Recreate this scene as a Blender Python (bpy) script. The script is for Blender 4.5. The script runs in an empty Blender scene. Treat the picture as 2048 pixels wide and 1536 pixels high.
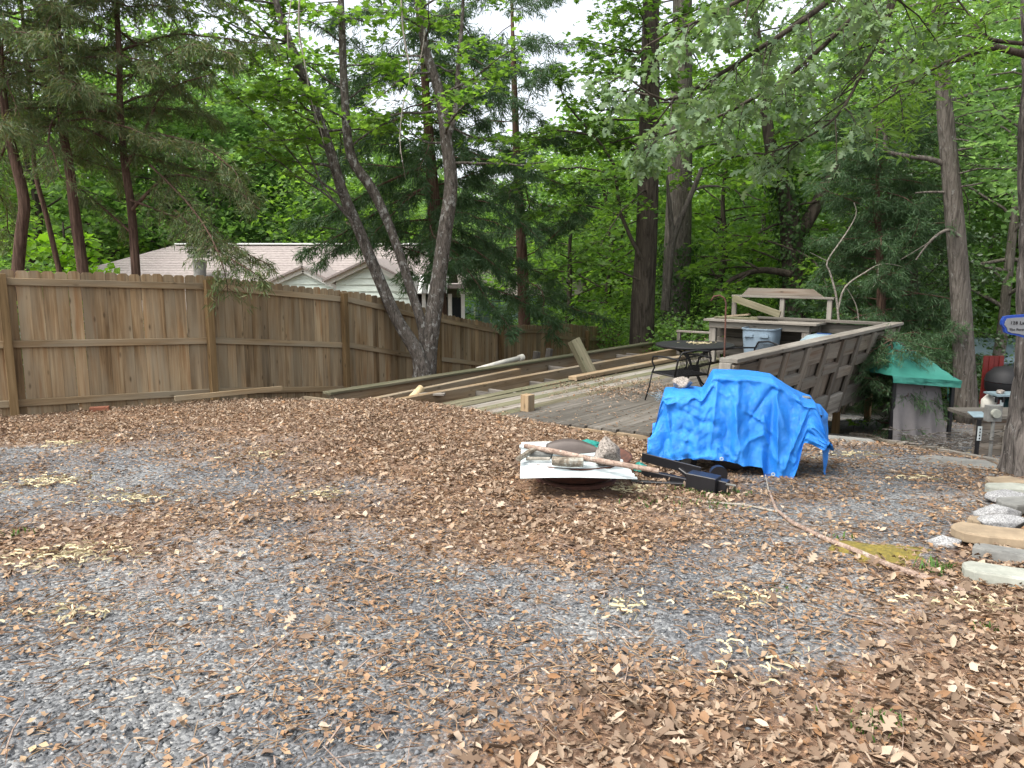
import bpy, bmesh, math, random
import numpy as np
from mathutils import Vector, Matrix
S = bpy.context.scene
COL = S.collection
rng = np.random.default_rng(7)
random.seed(7)

# ------------------------------------------------------------------ camera, sky, sun, exposure
FPX, PITCH, EYE = 1539.0, math.radians(8.8), 1.6
cam_d = bpy.data.cameras.new('camera')
cam_d.sensor_width = 36.0
cam_d.lens = 36.0 * FPX / 2048
cam_d.clip_end = 600
cam = bpy.data.objects.new('camera', cam_d)
COL.objects.link(cam)
cam.location = (0, 0, EYE)
cam.rotation_euler = (math.pi / 2 - PITCH, 0, 0)
S.camera = cam

SUN_EL, SUN_AZ = math.radians(58), math.radians(-125)      # azimuth from +Y towards +X
W = bpy.data.worlds.new('World')
S.world = W
W.use_nodes = True
wn, wl = W.node_tree.nodes, W.node_tree.links
bg = wn['Background']
sky = wn.new('ShaderNodeTexSky')
sky.sky_type = 'NISHITA'
sky.sun_disc = False
sky.sun_elevation = SUN_EL
sky.sun_rotation = SUN_AZ
sky.dust_density = 4.0
sky.air_density = 1.0
hs = wn.new('ShaderNodeHueSaturation')
hs.inputs['Saturation'].default_value = 0.32
wl.new(sky.outputs[0], hs.inputs['Color'])
wl.new(hs.outputs[0], bg.inputs['Color'])
bg.inputs['Strength'].default_value = 0.15
sd = bpy.data.lights.new('sun', 'SUN')
sd.energy = 1.5
sd.angle = math.radians(30)
sd.color = (1.0, 0.95, 0.88)
sun = bpy.data.objects.new('sun', sd)
COL.objects.link(sun)
sdir = Vector((math.sin(SUN_AZ) * math.cos(SUN_EL), math.cos(SUN_AZ) * math.cos(SUN_EL), math.sin(SUN_EL)))
sun.rotation_euler = sdir.to_track_quat('Z', 'Y').to_euler()
sun.location = (0, 0, 30)
S.view_settings.view_transform = 'Standard'
S.view_settings.look = 'None'
S.view_settings.exposure = 1.5
S.view_settings.gamma = 1.0
S.view_settings.use_curve_mapping = False
S.cycles.max_bounces = 8
S.cycles.diffuse_bounces = 4
S.cycles.caustics_reflective = False
S.cycles.caustics_refractive = False

# ------------------------------------------------------------------ measuring helpers
def ray(px, py):
    a, b = (px - 1024) / FPX, (py - 768) / FPX
    return np.array([a, math.cos(PITCH) - math.sin(PITCH) * b, -(math.sin(PITCH) + math.cos(PITCH) * b)])
def P(px, py, F):
    """the place that lies F metres ahead on the line of sight of a photo pixel (2048 wide)"""
    d = ray(px, py)
    return np.array([0, 0, EYE]) + d * F / d[1]
def project(X, Y, Z):
    c, s = math.cos(PITCH), math.sin(PITCH)
    z = Z - EYE
    dep = Y * c - z * s
    up = Y * s + z * c
    return 1024 + FPX * X / dep, 768 - FPX * up / dep

def hash2(ix, iy, seed):
    h = (ix.astype(np.int64) * 374761393 + iy.astype(np.int64) * 668265263 + seed * 974634777) & 0x7fffffff
    h = ((h ^ (h >> 13)) * 1274126177) & 0x7fffffff
    return ((h ^ (h >> 16)) & 0xffff) / 65535.0
def vnoise(x, y, seed=0):
    x, y = np.asarray(x, float), np.asarray(y, float)
    ix, iy = np.floor(x), np.floor(y)
    fx, fy = x - ix, y - iy
    fx, fy = fx * fx * (3 - 2 * fx), fy * fy * (3 - 2 * fy)
    a, b = hash2(ix, iy, seed), hash2(ix + 1, iy, seed)
    c, d = hash2(ix, iy + 1, seed), hash2(ix + 1, iy + 1, seed)
    return (a + (b - a) * fx) * (1 - fy) + (c + (d - c) * fx) * fy
def fbm(x, y, seed=0, octv=4):
    t, a = 0, 0.5
    for k in range(octv):
        t = t + a * vnoise(np.asarray(x) * 2 ** k, np.asarray(y) * 2 ** k, seed + k)
        a *= 0.5
    return t / 0.9375

# deck frame: u runs away along the planks, v to the right, origin at the near right corner
DO = np.array([2.29, 8.0]); DU = np.array([.64, .768]); DV = np.array([.768, -.64]); DZ = -0.25
def D(u, v, z):
    p = DO + u * DU + v * DV
    return np.array([p[0], p[1], z])
def deck_uv(x, y):
    rx, ry = x - DO[0], y - DO[1]
    return rx * DU[0] + ry * DU[1], rx * DV[0] + ry * DV[1]

CT = np.array([(-12,-4,.1),(0,-4,.05),(10,-4,.1),(0,0,0),(-6,2,0),(4,2,0),(-3,5,-.02),(.5,5.5,-.05),(3,4,0),(-7,6.5,-.12),
 (-4.5,8,-.18),(-1.5,9.5,-.1),(-2.7,9.9,-.2),(0,8.9,-.2),(1.6,8.1,-.33),(2.0,6.0,-.12),(4.3,6.3,-.17),(3.5,8.3,-.3),(4.55,7.0,-.25),
 (5.4,8.6,-.7),(4.6,9.6,-.75),(5.6,12,-1.1),(6.5,10.5,-.98),(7.2,13.3,-1.12),(3,12,-1.1),(0,12.5,-.95),(-1.5,11.6,-.62),
 (-1.4,14.5,-1.15),(-2.8,12.9,-.66),(-4.3,10.95,-.36),(-6.2,9.4,-.28),(-9,9,-.3),(-.2,17,-1.6),(2,21.3,-2.1),(4,17,-1.9),
 (10,14,-1.5),(8,8,-.75),(5.8,7.0,-.4),(-5,15,-1.2),(-10,14,-1.0),(-8,22,-2.6),(10,25,-3),(0,35,-4),(-20,30,-3.5),(20,30,-4),
 (0,60,-4.5),(40,60,-4.5),(-40,60,-4.5),(40,10,-1.5),(-40,10,-.8),(40,-20,.2),(-40,-20,.2),(0,-20,.3),(0,120,-4),(90,90,-4),(-90,90,-4)], float)
def _phi(r2):
    return np.where(r2 > 1e-12, r2 * np.log(np.maximum(r2, 1e-12)) * .5, 0)
_n = len(CT)
_A = np.zeros((_n + 3, _n + 3))
_A[:_n, :_n] = _phi(((CT[:, None, :2] - CT[None, :, :2]) ** 2).sum(-1)) + np.eye(_n) * .02
_A[:_n, _n] = 1; _A[:_n, _n + 1:] = CT[:, :2]; _A[_n, :_n] = 1; _A[_n + 1:, :_n] = CT[:, :2].T
_wt = np.linalg.solve(_A, np.concatenate([CT[:, 2], [0, 0, 0]]))
def zg(x, y):
    x, y = np.asarray(x, float), np.asarray(y, float)
    sh = np.broadcast(x, y).shape
    X, Y = np.broadcast_to(x, sh).ravel(), np.broadcast_to(y, sh).ravel()
    out = np.empty(X.shape)
    for k in range(0, len(X), 20000):
        xs, ys = X[k:k + 20000], Y[k:k + 20000]
        r2 = (xs[:, None] - CT[None, :, 0]) ** 2 + (ys[:, None] - CT[None, :, 1]) ** 2
        out[k:k + 20000] = _phi(r2) @ _wt[:_n] + _wt[_n] + _wt[_n + 1] * xs + _wt[_n + 2] * ys
    u, v = deck_uv(X, Y)
    und = np.clip((u - .2 * v - .0) / .25, 0, 1) * np.clip((7.2 - u) / .4, 0, 1) * np.clip((-.15 - v) / .3, 0, 1) * np.clip((v + 3.75) / .3, 0, 1)
    out = np.minimum(out, -.62) * und + out * (1 - und)
    out = out + (fbm(X * .9, Y * .9, 3) - .5) * .05 * np.clip(1.2 - np.hypot(X, Y) / 40, .2, 1)
    return out.reshape(sh)
def G(px, py):
    """where the line of sight of a photo pixel meets the ground"""
    d = ray(px, py)
    t = np.arange(1.0, 60, .04)
    z = zg(d[0] * t, d[1] * t)
    k = np.argmax(EYE + d[2] * t < z)
    return np.array([d[0] * t[k], d[1] * t[k], z[k]])

# ------------------------------------------------------------------ object helpers
def tag(o, label=None, cat=None, group=None, kind=None):
    if label: o['label'] = label
    if cat: o['category'] = cat
    if group: o['group'] = group
    if kind: o['kind'] = kind
    return o
def thing(name, loc, label, cat, rz=0, group=None):
    o = bpy.data.objects.new(name, None)
    COL.objects.link(o)
    o.location = loc
    o.rotation_euler = (0, 0, rz)
    o.empty_display_size = .1
    o['_m'] = 0
    del o['_m']
    return tag(o, label, cat, group)
def wm(o):
    m = Matrix.LocRotScale(o.location, o.rotation_euler, o.scale) if o.rotation_mode == 'XYZ' else o.matrix_basis
    return wm(o.parent) @ m if o.parent else m
def link(name, me, mat=None, parent=None, M=None):
    """M is a world matrix; without it the mesh is in its parent's own space"""
    if mat is not None and len(me.materials) == 0: me.materials.append(mat)
    o = bpy.data.objects.new(name, me)
    COL.objects.link(o)
    if parent is not None: o.parent = parent
    if M is not None:
        if parent is not None: M = wm(parent).inverted() @ M
        l, r, s = M.decompose()
        o.location, o.rotation_euler, o.scale = l, r.to_euler(), s
    return o
def mesh(name, V, F, smooth=False):
    me = bpy.data.meshes.new(name)
    me.from_pydata([tuple(map(float, v)) for v in V], [], F)
    if smooth: me.polygons.foreach_set('use_smooth', [True] * len(me.polygons))
    me.update()
    return me
def fast_mesh(name, V, F, smooth=False):
    """V (n,3) array, F (m,k) int array"""
    me = bpy.data.meshes.new(name)
    F = np.asarray(F, np.int32); k = F.shape[1]
    me.vertices.add(len(V)); me.vertices.foreach_set('co', np.asarray(V, np.float32).ravel())
    me.loops.add(F.size); me.loops.foreach_set('vertex_index', F.ravel())
    me.polygons.add(len(F)); me.polygons.foreach_set('loop_start', np.arange(0, F.size, k, dtype=np.int32))
    me.polygons.foreach_set('loop_total', np.full(len(F), k, np.int32))
    if smooth: me.polygons.foreach_set('use_smooth', np.ones(len(F), bool))
    me.update(calc_edges=True)
    return me
class MB:
    def __init__(s): s.V = []; s.F = []
    def add(s, V, F):
        n = len(s.V); s.V += [tuple(map(float, v)) for v in V]; s.F += [[i + n for i in f] for f in F]; return s
    def box(s, c, d, M=None):
        x, y, z = [k / 2 for k in d]
        V = [Vector((a * x, b * y, e * z)) for a in (-1, 1) for b in (-1, 1) for e in (-1, 1)]
        if M is not None: V = [M @ v for v in V]
        V = [v + Vector(c) for v in V]
        return s.add(V, [[0, 1, 3, 2], [4, 6, 7, 5], [0, 4, 5, 1], [2, 3, 7, 6], [0, 2, 6, 4], [1, 5, 7, 3]])
    def tube(s, pts, r, n=8, cap=True, jit=0):
        pts = [Vector(tuple(map(float, p))) for p in pts]
        m = len(pts)
        rr = list(r) if hasattr(r, '__len__') else [r] * m
        base = len(s.V)
        t0 = (pts[1] - pts[0]).normalized()
        a = t0.orthogonal().normalized()
        for i, p in enumerate(pts):
            t = (pts[min(i + 1, m - 1)] - pts[max(i - 1, 0)]).normalized()
            a = (a - t * a.dot(t)).normalized()
            b = t.cross(a)
            for k in range(n):
                th = 2 * math.pi * k / n
                q = rr[i] * (1 + (random.uniform(-jit, jit) if jit else 0))
                s.V.append(tuple(p + (a * math.cos(th) + b * math.sin(th)) * q))
        for i in range(m - 1):
            for k in range(n):
                k2 = (k + 1) % n
                s.F.append([base + i * n + k, base + i * n + k2, base + (i + 1) * n + k2, base + (i + 1) * n + k])
        if cap:
            s.F.append([base + k for k in range(n)][::-1])
            s.F.append([base + (m - 1) * n + k for k in range(n)])
        return s
    def lathe(s, prof, n=24, c=(0, 0, 0)):
        base = len(s.V)
        for r, z in prof:
            for k in range(n):
                th = 2 * math.pi * k / n
                s.V.append((c[0] + r * math.cos(th), c[1] + r * math.sin(th), c[2] + z))
        for i in range(len(prof) - 1):
            for k in range(n):
                k2 = (k + 1) % n
                s.F.append([base + i * n + k, base + i * n + k2, base + (i + 1) * n + k2, base + (i + 1) * n + k])
        return s
    def build(s, name, mat, parent=None, M=None, smooth=False):
        return link(name, mesh(name, s.V, s.F, smooth), mat, parent, M)
_bc = {}
def box_mesh(L, w, h, ch=.004):
    k = (round(L, 3), round(w, 3), round(h, 3))
    if k not in _bc:
        bm = bmesh.new()
        bmesh.ops.create_cube(bm, size=1)
        bmesh.ops.scale(bm, vec=(L, w, h), verts=bm.verts)
        bmesh.ops.bevel(bm, geom=bm.edges[:], offset=min(ch, w / 4, h / 4), segments=1, affect='EDGES')
        me = bpy.data.meshes.new('board'); bm.to_mesh(me); bm.free()
        _bc[k] = me
    return _bc[k]
def board(name, p0, p1, w, h, mat, parent=None, up=(0, 0, 1), wob=0):
    """a sawn board from p0 to p1: w across, h along 'up'"""
    p0, p1 = Vector(tuple(map(float, p0))), Vector(tuple(map(float, p1)))
    x = (p1 - p0); L = x.length; x.normalize()
    u = Vector(up); y = u.cross(x).normalized(); z = x.cross(y)
    M = Matrix((x, y, z)).transposed().to_4x4()
    if wob: M = M @ Matrix.Rotation(random.uniform(-wob, wob), 4, 'Z') @ Matrix.Rotation(random.uniform(-wob, wob) * 2, 4, 'X')
    M.translation = (p0 + p1) / 2
    me = box_mesh(L, w, h)
    if len(me.materials) and me.materials[0] != mat:
        me = me.copy(); me.materials.clear()
    return link(name, me, mat, parent, M)

# ------------------------------------------------------------------ materials
def newmat(name):
    m = bpy.data.materials.new(name); m.use_nodes = True
    n, l = m.node_tree.nodes, m.node_tree.links
    return m, n, l, n['Principled BSDF']
def ramp(n, stops):
    r = n.new('ShaderNodeValToRGB')
    e = r.color_ramp.elements
    while len(e) < len(stops): e.new(.5)
    for k, (p, c) in enumerate(stops):
        e[k].position = p; e[k].color = (*c, 1)
    return r
def math_n(n, l, op, a, b=None, c=None):
    k = n.new('ShaderNodeMath'); k.operation = op
    for i, v in enumerate((a, b, c)):
        if v is None: continue
        if isinstance(v, (int, float)): k.inputs[i].default_value = v
        else: l.new(v, k.inputs[i])
    return k.outputs[0]
def mixc(n, l, f, a, b, mode='MIX'):
    k = n.new('ShaderNodeMix'); k.data_type = 'RGBA'; k.blend_type = mode
    for i, v in ((0, f), (6, a), (7, b)):
        if isinstance(v, (int, float)): k.inputs[i].default_value = v
        elif isinstance(v, tuple): k.inputs[i].default_value = (*v, 1)
        else: l.new(v, k.inputs[i])
    return k.outputs[2]
def noise(n, l, vec, scale, detail=4, rough=.6, dist=0):
    k = n.new('ShaderNodeTexNoise')
    k.inputs['Scale'].default_value = scale; k.inputs['Detail'].default_value = detail
    k.inputs['Roughness'].default_value = rough; k.inputs['Distortion'].default_value = dist
    if vec is not None: l.new(vec, k.inputs['Vector'])
    return k
def mapping(n, l, vec, scale, loc=None):
    k = n.new('ShaderNodeMapping')
    k.inputs['Scale'].default_value = scale
    l.new(vec, k.inputs['Vector'])
    if loc is not None: l.new(loc, k.inputs['Location'])
    return k.outputs[0]
def bump(n, l, bs, h, strength, dist=.01):
    b = n.new('ShaderNodeBump'); b.inputs['Strength'].default_value = strength; b.inputs['Distance'].default_value = dist
    l.new(h, b.inputs['Height']); l.new(b.outputs[0], bs.inputs['Normal'])
def wood(name, dark, mid, light, axis=0, knots=True, grey=None, stain=None, rnd=.5, rough=.8):
    """sawn timber: long grain along the piece's own axis, knots, a tone of its own for each piece"""
    m, n, l, b = newmat(name)
    tc = n.new('ShaderNodeTexCoord'); oi = n.new('ShaderNodeObjectInfo')
    off = math_n(n, l, 'MULTIPLY', oi.outputs['Random'], 57.0)
    cmb = n.new('ShaderNodeCombineXYZ')
    for i in range(3): l.new(off, cmb.inputs[i])
    sc = [26, 26, 26]; sc[axis] = 1.1
    g = noise(n, l, mapping(n, l, tc.outputs['Object'], sc, cmb.outputs[0]), 1.0, 6, .65, .6)
    sc2 = [5, 5, 5]; sc2[axis] = .8
    g2 = noise(n, l, mapping(n, l, tc.outputs['Object'], sc2, cmb.outputs[0]), 1.0, 3, .5)
    r = ramp(n, [(.36, dark), (.5, mid), (.64, light)])
    mixv = math_n(n, l, 'ADD', math_n(n, l, 'MULTIPLY', g.outputs['Fac'], .55), math_n(n, l, 'MULTIPLY', g2.outputs['Fac'], .45))
    l.new(mixv, r.inputs['Fac'])
    c = r.outputs['Color']
    if grey:
        sc3 = [3, 3, 3]; sc3[axis] = .5
        g3 = noise(n, l, mapping(n, l, tc.outputs['Object'], sc3, cmb.outputs[0]), 1.3, 3)
        fr = ramp(n, [(.4, (0, 0, 0)), (.65, (1, 1, 1))]); l.new(g3.outputs['Fac'], fr.inputs['Fac'])
        c = mixc(n, l, math_n(n, l, 'MULTIPLY', fr.outputs['Color'], .75), c, grey)
    if stain:
        sc4 = [9, 9, 9]; sc4[axis] = .7
        g4 = noise(n, l, mapping(n, l, tc.outputs['Object'], sc4, cmb.outputs[0]), 1.0, 2)
        fr = ramp(n, [(.6, (0, 0, 0)), (.74, (1, 1, 1))]); l.new(g4.outputs['Fac'], fr.inputs['Fac'])
        c = mixc(n, l, math_n(n, l, 'MULTIPLY', fr.outputs['Color'], .6), c, stain)
    if knots:
        sk = [9, 9, 9]; sk[axis] = 3.2
        v = n.new('ShaderNodeTexVoronoi'); v.inputs['Scale'].default_value = 1.0
        l.new(mapping(n, l, tc.outputs['Object'], sk, cmb.outputs[0]), v.inputs['Vector'])
        fr = ramp(n, [(.05, (1, 1, 1)), (.17, (0, 0, 0))]); l.new(v.outputs['Distance'], fr.inputs['Fac'])
        c = mixc(n, l, math_n(n, l, 'MULTIPLY', fr.outputs['Color'], .7), c, tuple(k * .45 for k in dark))
    val = math_n(n, l, 'ADD', math_n(n, l, 'MULTIPLY', oi.outputs['Random'], rnd), 1 - rnd / 2)
    h = n.new('ShaderNodeHueSaturation'); l.new(val, h.inputs['Value']); l.new(c, h.inputs['Color'])
    l.new(h.outputs[0], b.inputs['Base Color'])
    b.inputs['Roughness'].default_value = rough
    b.inputs['Specular IOR Level'].default_value = .25
    bump(n, l, b, g.outputs['Fac'], .5, .006)
    return m
def bark(name, dark, light, lichen=None, sc=(16, 16, 2.6), lich_amt=.55, bmp=.9):
    m, n, l, b = newmat(name)
    tc = n.new('ShaderNodeTexCoord')
    g = noise(n, l, mapping(n, l, tc.outputs['Object'], sc), 1.0, 7, .7, .8)
    r = ramp(n, [(.38, dark), (.62, light)]); l.new(g.outputs['Fac'], r.inputs['Fac'])
    c = r.outputs['Color']
    if lichen:
        g2 = noise(n, l, mapping(n, l, tc.outputs['Object'], (13, 13, 8)), 1.0, 7, .75)
        fr = ramp(n, [(lich_amt - .03, (0, 0, 0)), (lich_amt + .03, (1, 1, 1))]); l.new(g2.outputs['Fac'], fr.inputs['Fac'])
        c = mixc(n, l, math_n(n, l, 'MULTIPLY', fr.outputs['Color'], .8), c, lichen)
    l.new(c, b.inputs['Base Color']); b.inputs['Roughness'].default_value = .9
    b.inputs['Specular IOR Level'].default_value = .15
    bump(n, l, b, g.outputs['Fac'], bmp, .03)
    return m
def leafmat(name, cols, trans=.45, tcol=None, rough=.55, spec=.3):
    """leaf: reflects and lets light through; a tone of its own for each leaf"""
    m, n, l, b = newmat(name)
    ge = n.new('ShaderNodeNewGeometry')
    r = ramp(n, [(k / max(1, len(cols) - 1), c) for k, c in enumerate(cols)])
    l.new(ge.outputs['Random Per Island'], r.inputs['Fac'])
    l.new(r.outputs['Color'], b.inputs['Base Color'])
    b.inputs['Roughness'].default_value = rough; b.inputs['Specular IOR Level'].default_value = spec
    if trans > 0:
        t = n.new('ShaderNodeBsdfTranslucent')
        h = n.new('ShaderNodeMix'); h.data_type = 'RGBA'; h.blend_type = 'MULTIPLY'; h.inputs[0].default_value = 1
        l.new(r.outputs['Color'], h.inputs[6]); h.inputs[7].default_value = (*(tcol or (1.5, 1.6, .7)), 1)
        l.new(h.outputs[2], t.inputs['Color'])
        mx = n.new('ShaderNodeMixShader'); mx.inputs[0].default_value = trans
        l.new(b.outputs[0], mx.inputs[1]); l.new(t.outputs[0], mx.inputs[2])
        l.new(mx.outputs[0], n['Material Output'].inputs['Surface'])
    return m
def plain(name, col, rough=.6, metal=0, var=.25, scale=8, bmp=.1, spec=.4, col2=None):
    m, n, l, b = newmat(name)
    tc = n.new('ShaderNodeTexCoord')
    g = noise(n, l, tc.outputs['Object'], scale, 6, .65)
    c2 = col2 or tuple(k * (1 - var) for k in col)
    r = ramp(n, [(.35, c2), (.65, col)]); l.new(g.outputs['Fac'], r.inputs['Fac'])
    l.new(r.outputs['Color'], b.inputs['Base Color'])
    b.inputs['Roughness'].default_value = rough; b.inputs['Metallic'].default_value = metal
    b.inputs['Specular IOR Level'].default_value = spec
    if bmp: bump(n, l, b, g.outputs['Fac'], bmp, .01)
    return m
def granite(name, light, dark, sc=60):
    m, n, l, b = newmat(name)
    tc = n.new('ShaderNodeTexCoord')
    v = n.new('ShaderNodeTexVoronoi'); v.inputs['Scale'].default_value = sc
    l.new(tc.outputs['Object'], v.inputs['Vector'])
    sp = n.new('ShaderNodeSeparateColor'); l.new(v.outputs['Color'], sp.inputs[0])
    r = ramp(n, [(.25, dark), (.4, tuple(k * .6 for k in light)), (.6, light)]); l.new(sp.outputs[0], r.inputs['Fac'])
    g = noise(n, l, tc.outputs['Object'], 5, 5)
    c = mixc(n, l, math_n(n, l, 'MULTIPLY', g.outputs['Fac'], .5), r.outputs['Color'], tuple(k * .55 for k in light))
    l.new(c, b.inputs['Base Color']); b.inputs['Roughness'].default_value = .85
    bump(n, l, b, g.outputs['Fac'], .5, .03)
    return m

M_FENCE = wood('fence_pine', (.10, .062, .03), (.24, .158, .082), (.37, .275, .16), axis=2, grey=(.265, .22, .15), stain=(.20, .09, .03), rnd=.5)
M_RAIL = wood('rail_pine', (.135, .09, .047), (.24, .17, .095), (.33, .25, .15), axis=0, grey=(.25, .22, .16), rnd=.25)
M_POST = wood('post_pine', (.075, .047, .02), (.155, .10, .045), (.22, .15, .075), axis=0, rnd=.2)
M_TIMBER = wood('raw_timber', (.13, .087, .047), (.235, .165, .095), (.33, .25, .155), axis=0, grey=(.225, .195, .145), rnd=.3)
M_OLD = wood('weathered_deck', (.06, .053, .045), (.105, .095, .08), (.17, .155, .135), axis=0, rnd=.5)
M_OLDER = wood('silvered_wood', (.10, .085, .07), (.18, .16, .135), (.29, .265, .23), axis=0, rnd=.45, grey=(.20, .19, .165))
M_RAILP = wood('railing_boards', (.085, .065, .05), (.16, .13, .10), (.24, .205, .165), axis=0, rnd=.6, grey=(.19, .175, .15), stain=(.11, .055, .03))
M_MOSSY = wood('mossy_wood', (.06, .052, .032), (.12, .108, .07), (.19, .17, .115), axis=0, rnd=.3, grey=(.095, .10, .055))
M_LOG = bark('log_bark', (.10, .085, .065), (.26, .22, .17), (.33, .33, .29), sc=(30, 30, 30), lich_amt=.56, bmp=.6)
M_BARK_MAPLE = bark('maple_bark', (.04, .034, .028), (.14, .122, .105), (.30, .30, .28), sc=(24, 24, 7), lich_amt=.575)
M_BARK_CEDAR = bark('cedar_bark', (.05, .03, .022), (.15, .095, .07), None, sc=(30, 30, 2.2))
M_BARK_DARK = bark('dark_bark', (.022, .018, .014), (.07, .058, .045), None, sc=(14, 14, 2))
M_BARK_GREY = bark('grey_bark', (.05, .043, .036), (.155, .137, .117), (.22, .22, .20), sc=(22, 22, 2.6), lich_amt=.62)
M_BARK_OAK = bark('oak_bark', (.035, .03, .026), (.19, .167, .148), (.27, .26, .24), sc=(19, 19, 3.2), lich_amt=.62, bmp=1)
M_DEADTWIG = bark('dead_wood', (.18, .16, .13), (.36, .33, .28), None, sc=(20, 20, 20), bmp=.4)
M_DEADSHRUB = bark('dead_shrub_bark', (.10, .09, .075), (.26, .235, .20), None, sc=(20, 20, 20), bmp=.4)
L_MAPLE = leafmat('maple_leaves', [(.06, .125, .024), (.095, .18, .034), (.13, .225, .045), (.075, .15, .03)], .6, tcol=(1.8, 1.8, .9))
L_MAPLE_D = leafmat('dark_maple_leaves', [(.045, .10, .02), (.07, .14, .028), (.10, .18, .035)], .5, tcol=(1.7, 1.7, .9))
L_BACK = leafmat('wood_leaves', [(.075, .15, .042), (.11, .20, .058), (.15, .255, .075), (.09, .175, .05)], .6, tcol=(1.7, 1.75, .95))
L_BACK2 = leafmat('pale_leaves', [(.11, .20, .075), (.15, .255, .10), (.19, .30, .12)], .6, tcol=(1.6, 1.65, 1.0))
L_HOLLY = leafmat('holly_leaves', [(.03, .06, .02), (.045, .09, .03), (.075, .13, .045)], .25, rough=.35, spec=.5)
L_CEDAR = leafmat('cedar_needles', [(.055, .085, .034), (.08, .115, .045), (.10, .14, .055), (.14, .12, .055)], .3)
L_CEDAR_G = leafmat('green_cedar_needles', [(.035, .072, .03), (.05, .10, .042), (.07, .125, .055)], .3)
L_OAK = leafmat('oak_leaves', [(.12, .19, .10), (.16, .235, .13), (.20, .27, .16), (.13, .22, .07)], .38, tcol=(1.2, 1.35, .7))
L_WILLOW = leafmat('narrow_oak_leaves', [(.09, .17, .04), (.12, .21, .05), (.15, .25, .06)], .5, tcol=(1.6, 1.7, .7))
L_LIME = leafmat('lime_leaves', [(.12, .24, .02), (.17, .32, .03), (.20, .36, .04)], .5)
M_IVY = leafmat('ivy_leaves', [(.02, .05, .012), (.035, .08, .018), (.05, .10, .02)], .3)
M_GREENERY = leafmat('weeds', [(.05, .11, .02), (.08, .16, .03)], .3)
M_LITTER = leafmat('fallen_leaves', [(.085, .058, .04), (.19, .13, .088), (.29, .215, .15), (.125, .085, .058), (.235, .172, .12), (.44, .355, .27), (.215, .118, .058), (.155, .11, .08), (.36, .275, .195)], .12, tcol=(1, .9, .8), rough=.8, spec=.15)
M_CHIPS = leafmat('leaf_crumbs', [(.24, .14, .07), (.31, .20, .12), (.18, .11, .07), (.40, .29, .18), (.14, .085, .055), (.22, .15, .10)], 0, rough=.85, spec=.1)
M_STRAW = leafmat('straw_shreds', [(.42, .36, .22), (.54, .47, .31), (.46, .41, .24)], .15, tcol=(1, 1, .8), rough=.75, spec=.15)
M_GRAVEL = leafmat('gravel_stones', [(.07, .075, .08), (.12, .126, .132), (.18, .185, .188), (.045, .049, .053), (.25, .25, .245), (.13, .14, .152)], 0, rough=.75, spec=.3)
M_IRON = plain('black_iron', (.010, .010, .011), .6, .0, spec=.3)
M_BLACK = plain('black_paint', (.010, .010, .012), .4, 0, spec=.5, bmp=.03)
M_RUST = plain('rusty_steel', (.12, .05, .032), .8, .2, col2=(.055, .028, .022), scale=14)
M_GRANITE = granite('white_granite', (.31, .31, .305), (.13, .13, .132), 170)
M_GRANITE_P = granite('tan_granite', (.31, .275, .24), (.10, .085, .07), 110)
M_SLATE = plain('pale_slate', (.33, .34, .29), .85, var=.35, scale=7, bmp=.5)
M_SLATE_B = plain('brown_stone', (.30, .23, .15), .85, var=.4, scale=6, bmp=.5)
M_SLATE_D = plain('grey_slate', (.20, .20, .185), .85, var=.4, scale=9, bmp=.5)
M_CONC = plain('worn_concrete', (.20, .197, .18), .9, var=.4, scale=5, bmp=.35)
M_WHITE = plain('white_metal', (.47, .52, .52), .45, .0, var=.22, scale=5, bmp=.02)
M_PVC = plain('dirty_pvc', (.55, .53, .47), .5, var=.25, scale=7, bmp=.02)
M_GRAYBIN = plain('blue_grey_plastic', (.165, .22, .27), .5, var=.1, scale=4, bmp=.02)
M_BLUEBIN = plain('blue_plastic', (.018, .055, .17), .4, var=.15, bmp=.02)
M_BLUELID = plain('faded_blue_lid', (.20, .27, .30), .5, var=.3, scale=5, bmp=.02)
M_TEAL = plain('teal_plastic', (.02, .22, .18), .45, var=.3, scale=6, bmp=.1)
M_TEALTARP = plain('green_tarp', (.03, .18, .14), .55, var=.25, scale=4, bmp=.3)
M_GREYCLOTH = plain('mauve_grey_cloth', (.165, .155, .157), .85, var=.25, scale=3, bmp=.2)
M_WHITEWALL = plain('pale_siding', (.60, .68, .62), .7, var=.08, scale=2, bmp=0)
M_BLUEWALL = plain('blue_siding', (.42, .55, .64), .7, var=.08, scale=2, bmp=0)
M_TRIM = plain('white_trim', (.72, .74, .70), .6, var=.1, bmp=0)
M_GLASS = plain('dark_glass', (.03, .04, .045), .1, var=.2, bmp=0, spec=.6)
M_RED = plain('red_paint', (.12, .013, .011), .5, var=.3)
M_NAVY = plain('navy_cloth', (.015, .025, .05), .7)
M_DKGREEN = plain('dark_teal_plastic', (.01, .045, .05), .5)
M_BROWNLEATHER = plain('brown_iron_pan', (.075, .06, .052), .55, .2, var=.3)
M_BRANCH = bark('fallen_branch_bark', (.16, .11, .085), (.33, .25, .20), (.38, .36, .32), sc=(30, 30, 30), lich_amt=.6, bmp=.4)
M_TAN = plain('cut_wood', (.55, .42, .24), .75, var=.25, scale=9)
M_MOSS = plain('yellow_moss', (.19, .145, .025), .95, col2=(.10, .085, .02), scale=30, bmp=.8)
M_BRICK = plain('orange_brick', (.24, .09, .05), .9, var=.4, scale=10, bmp=.3)

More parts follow.
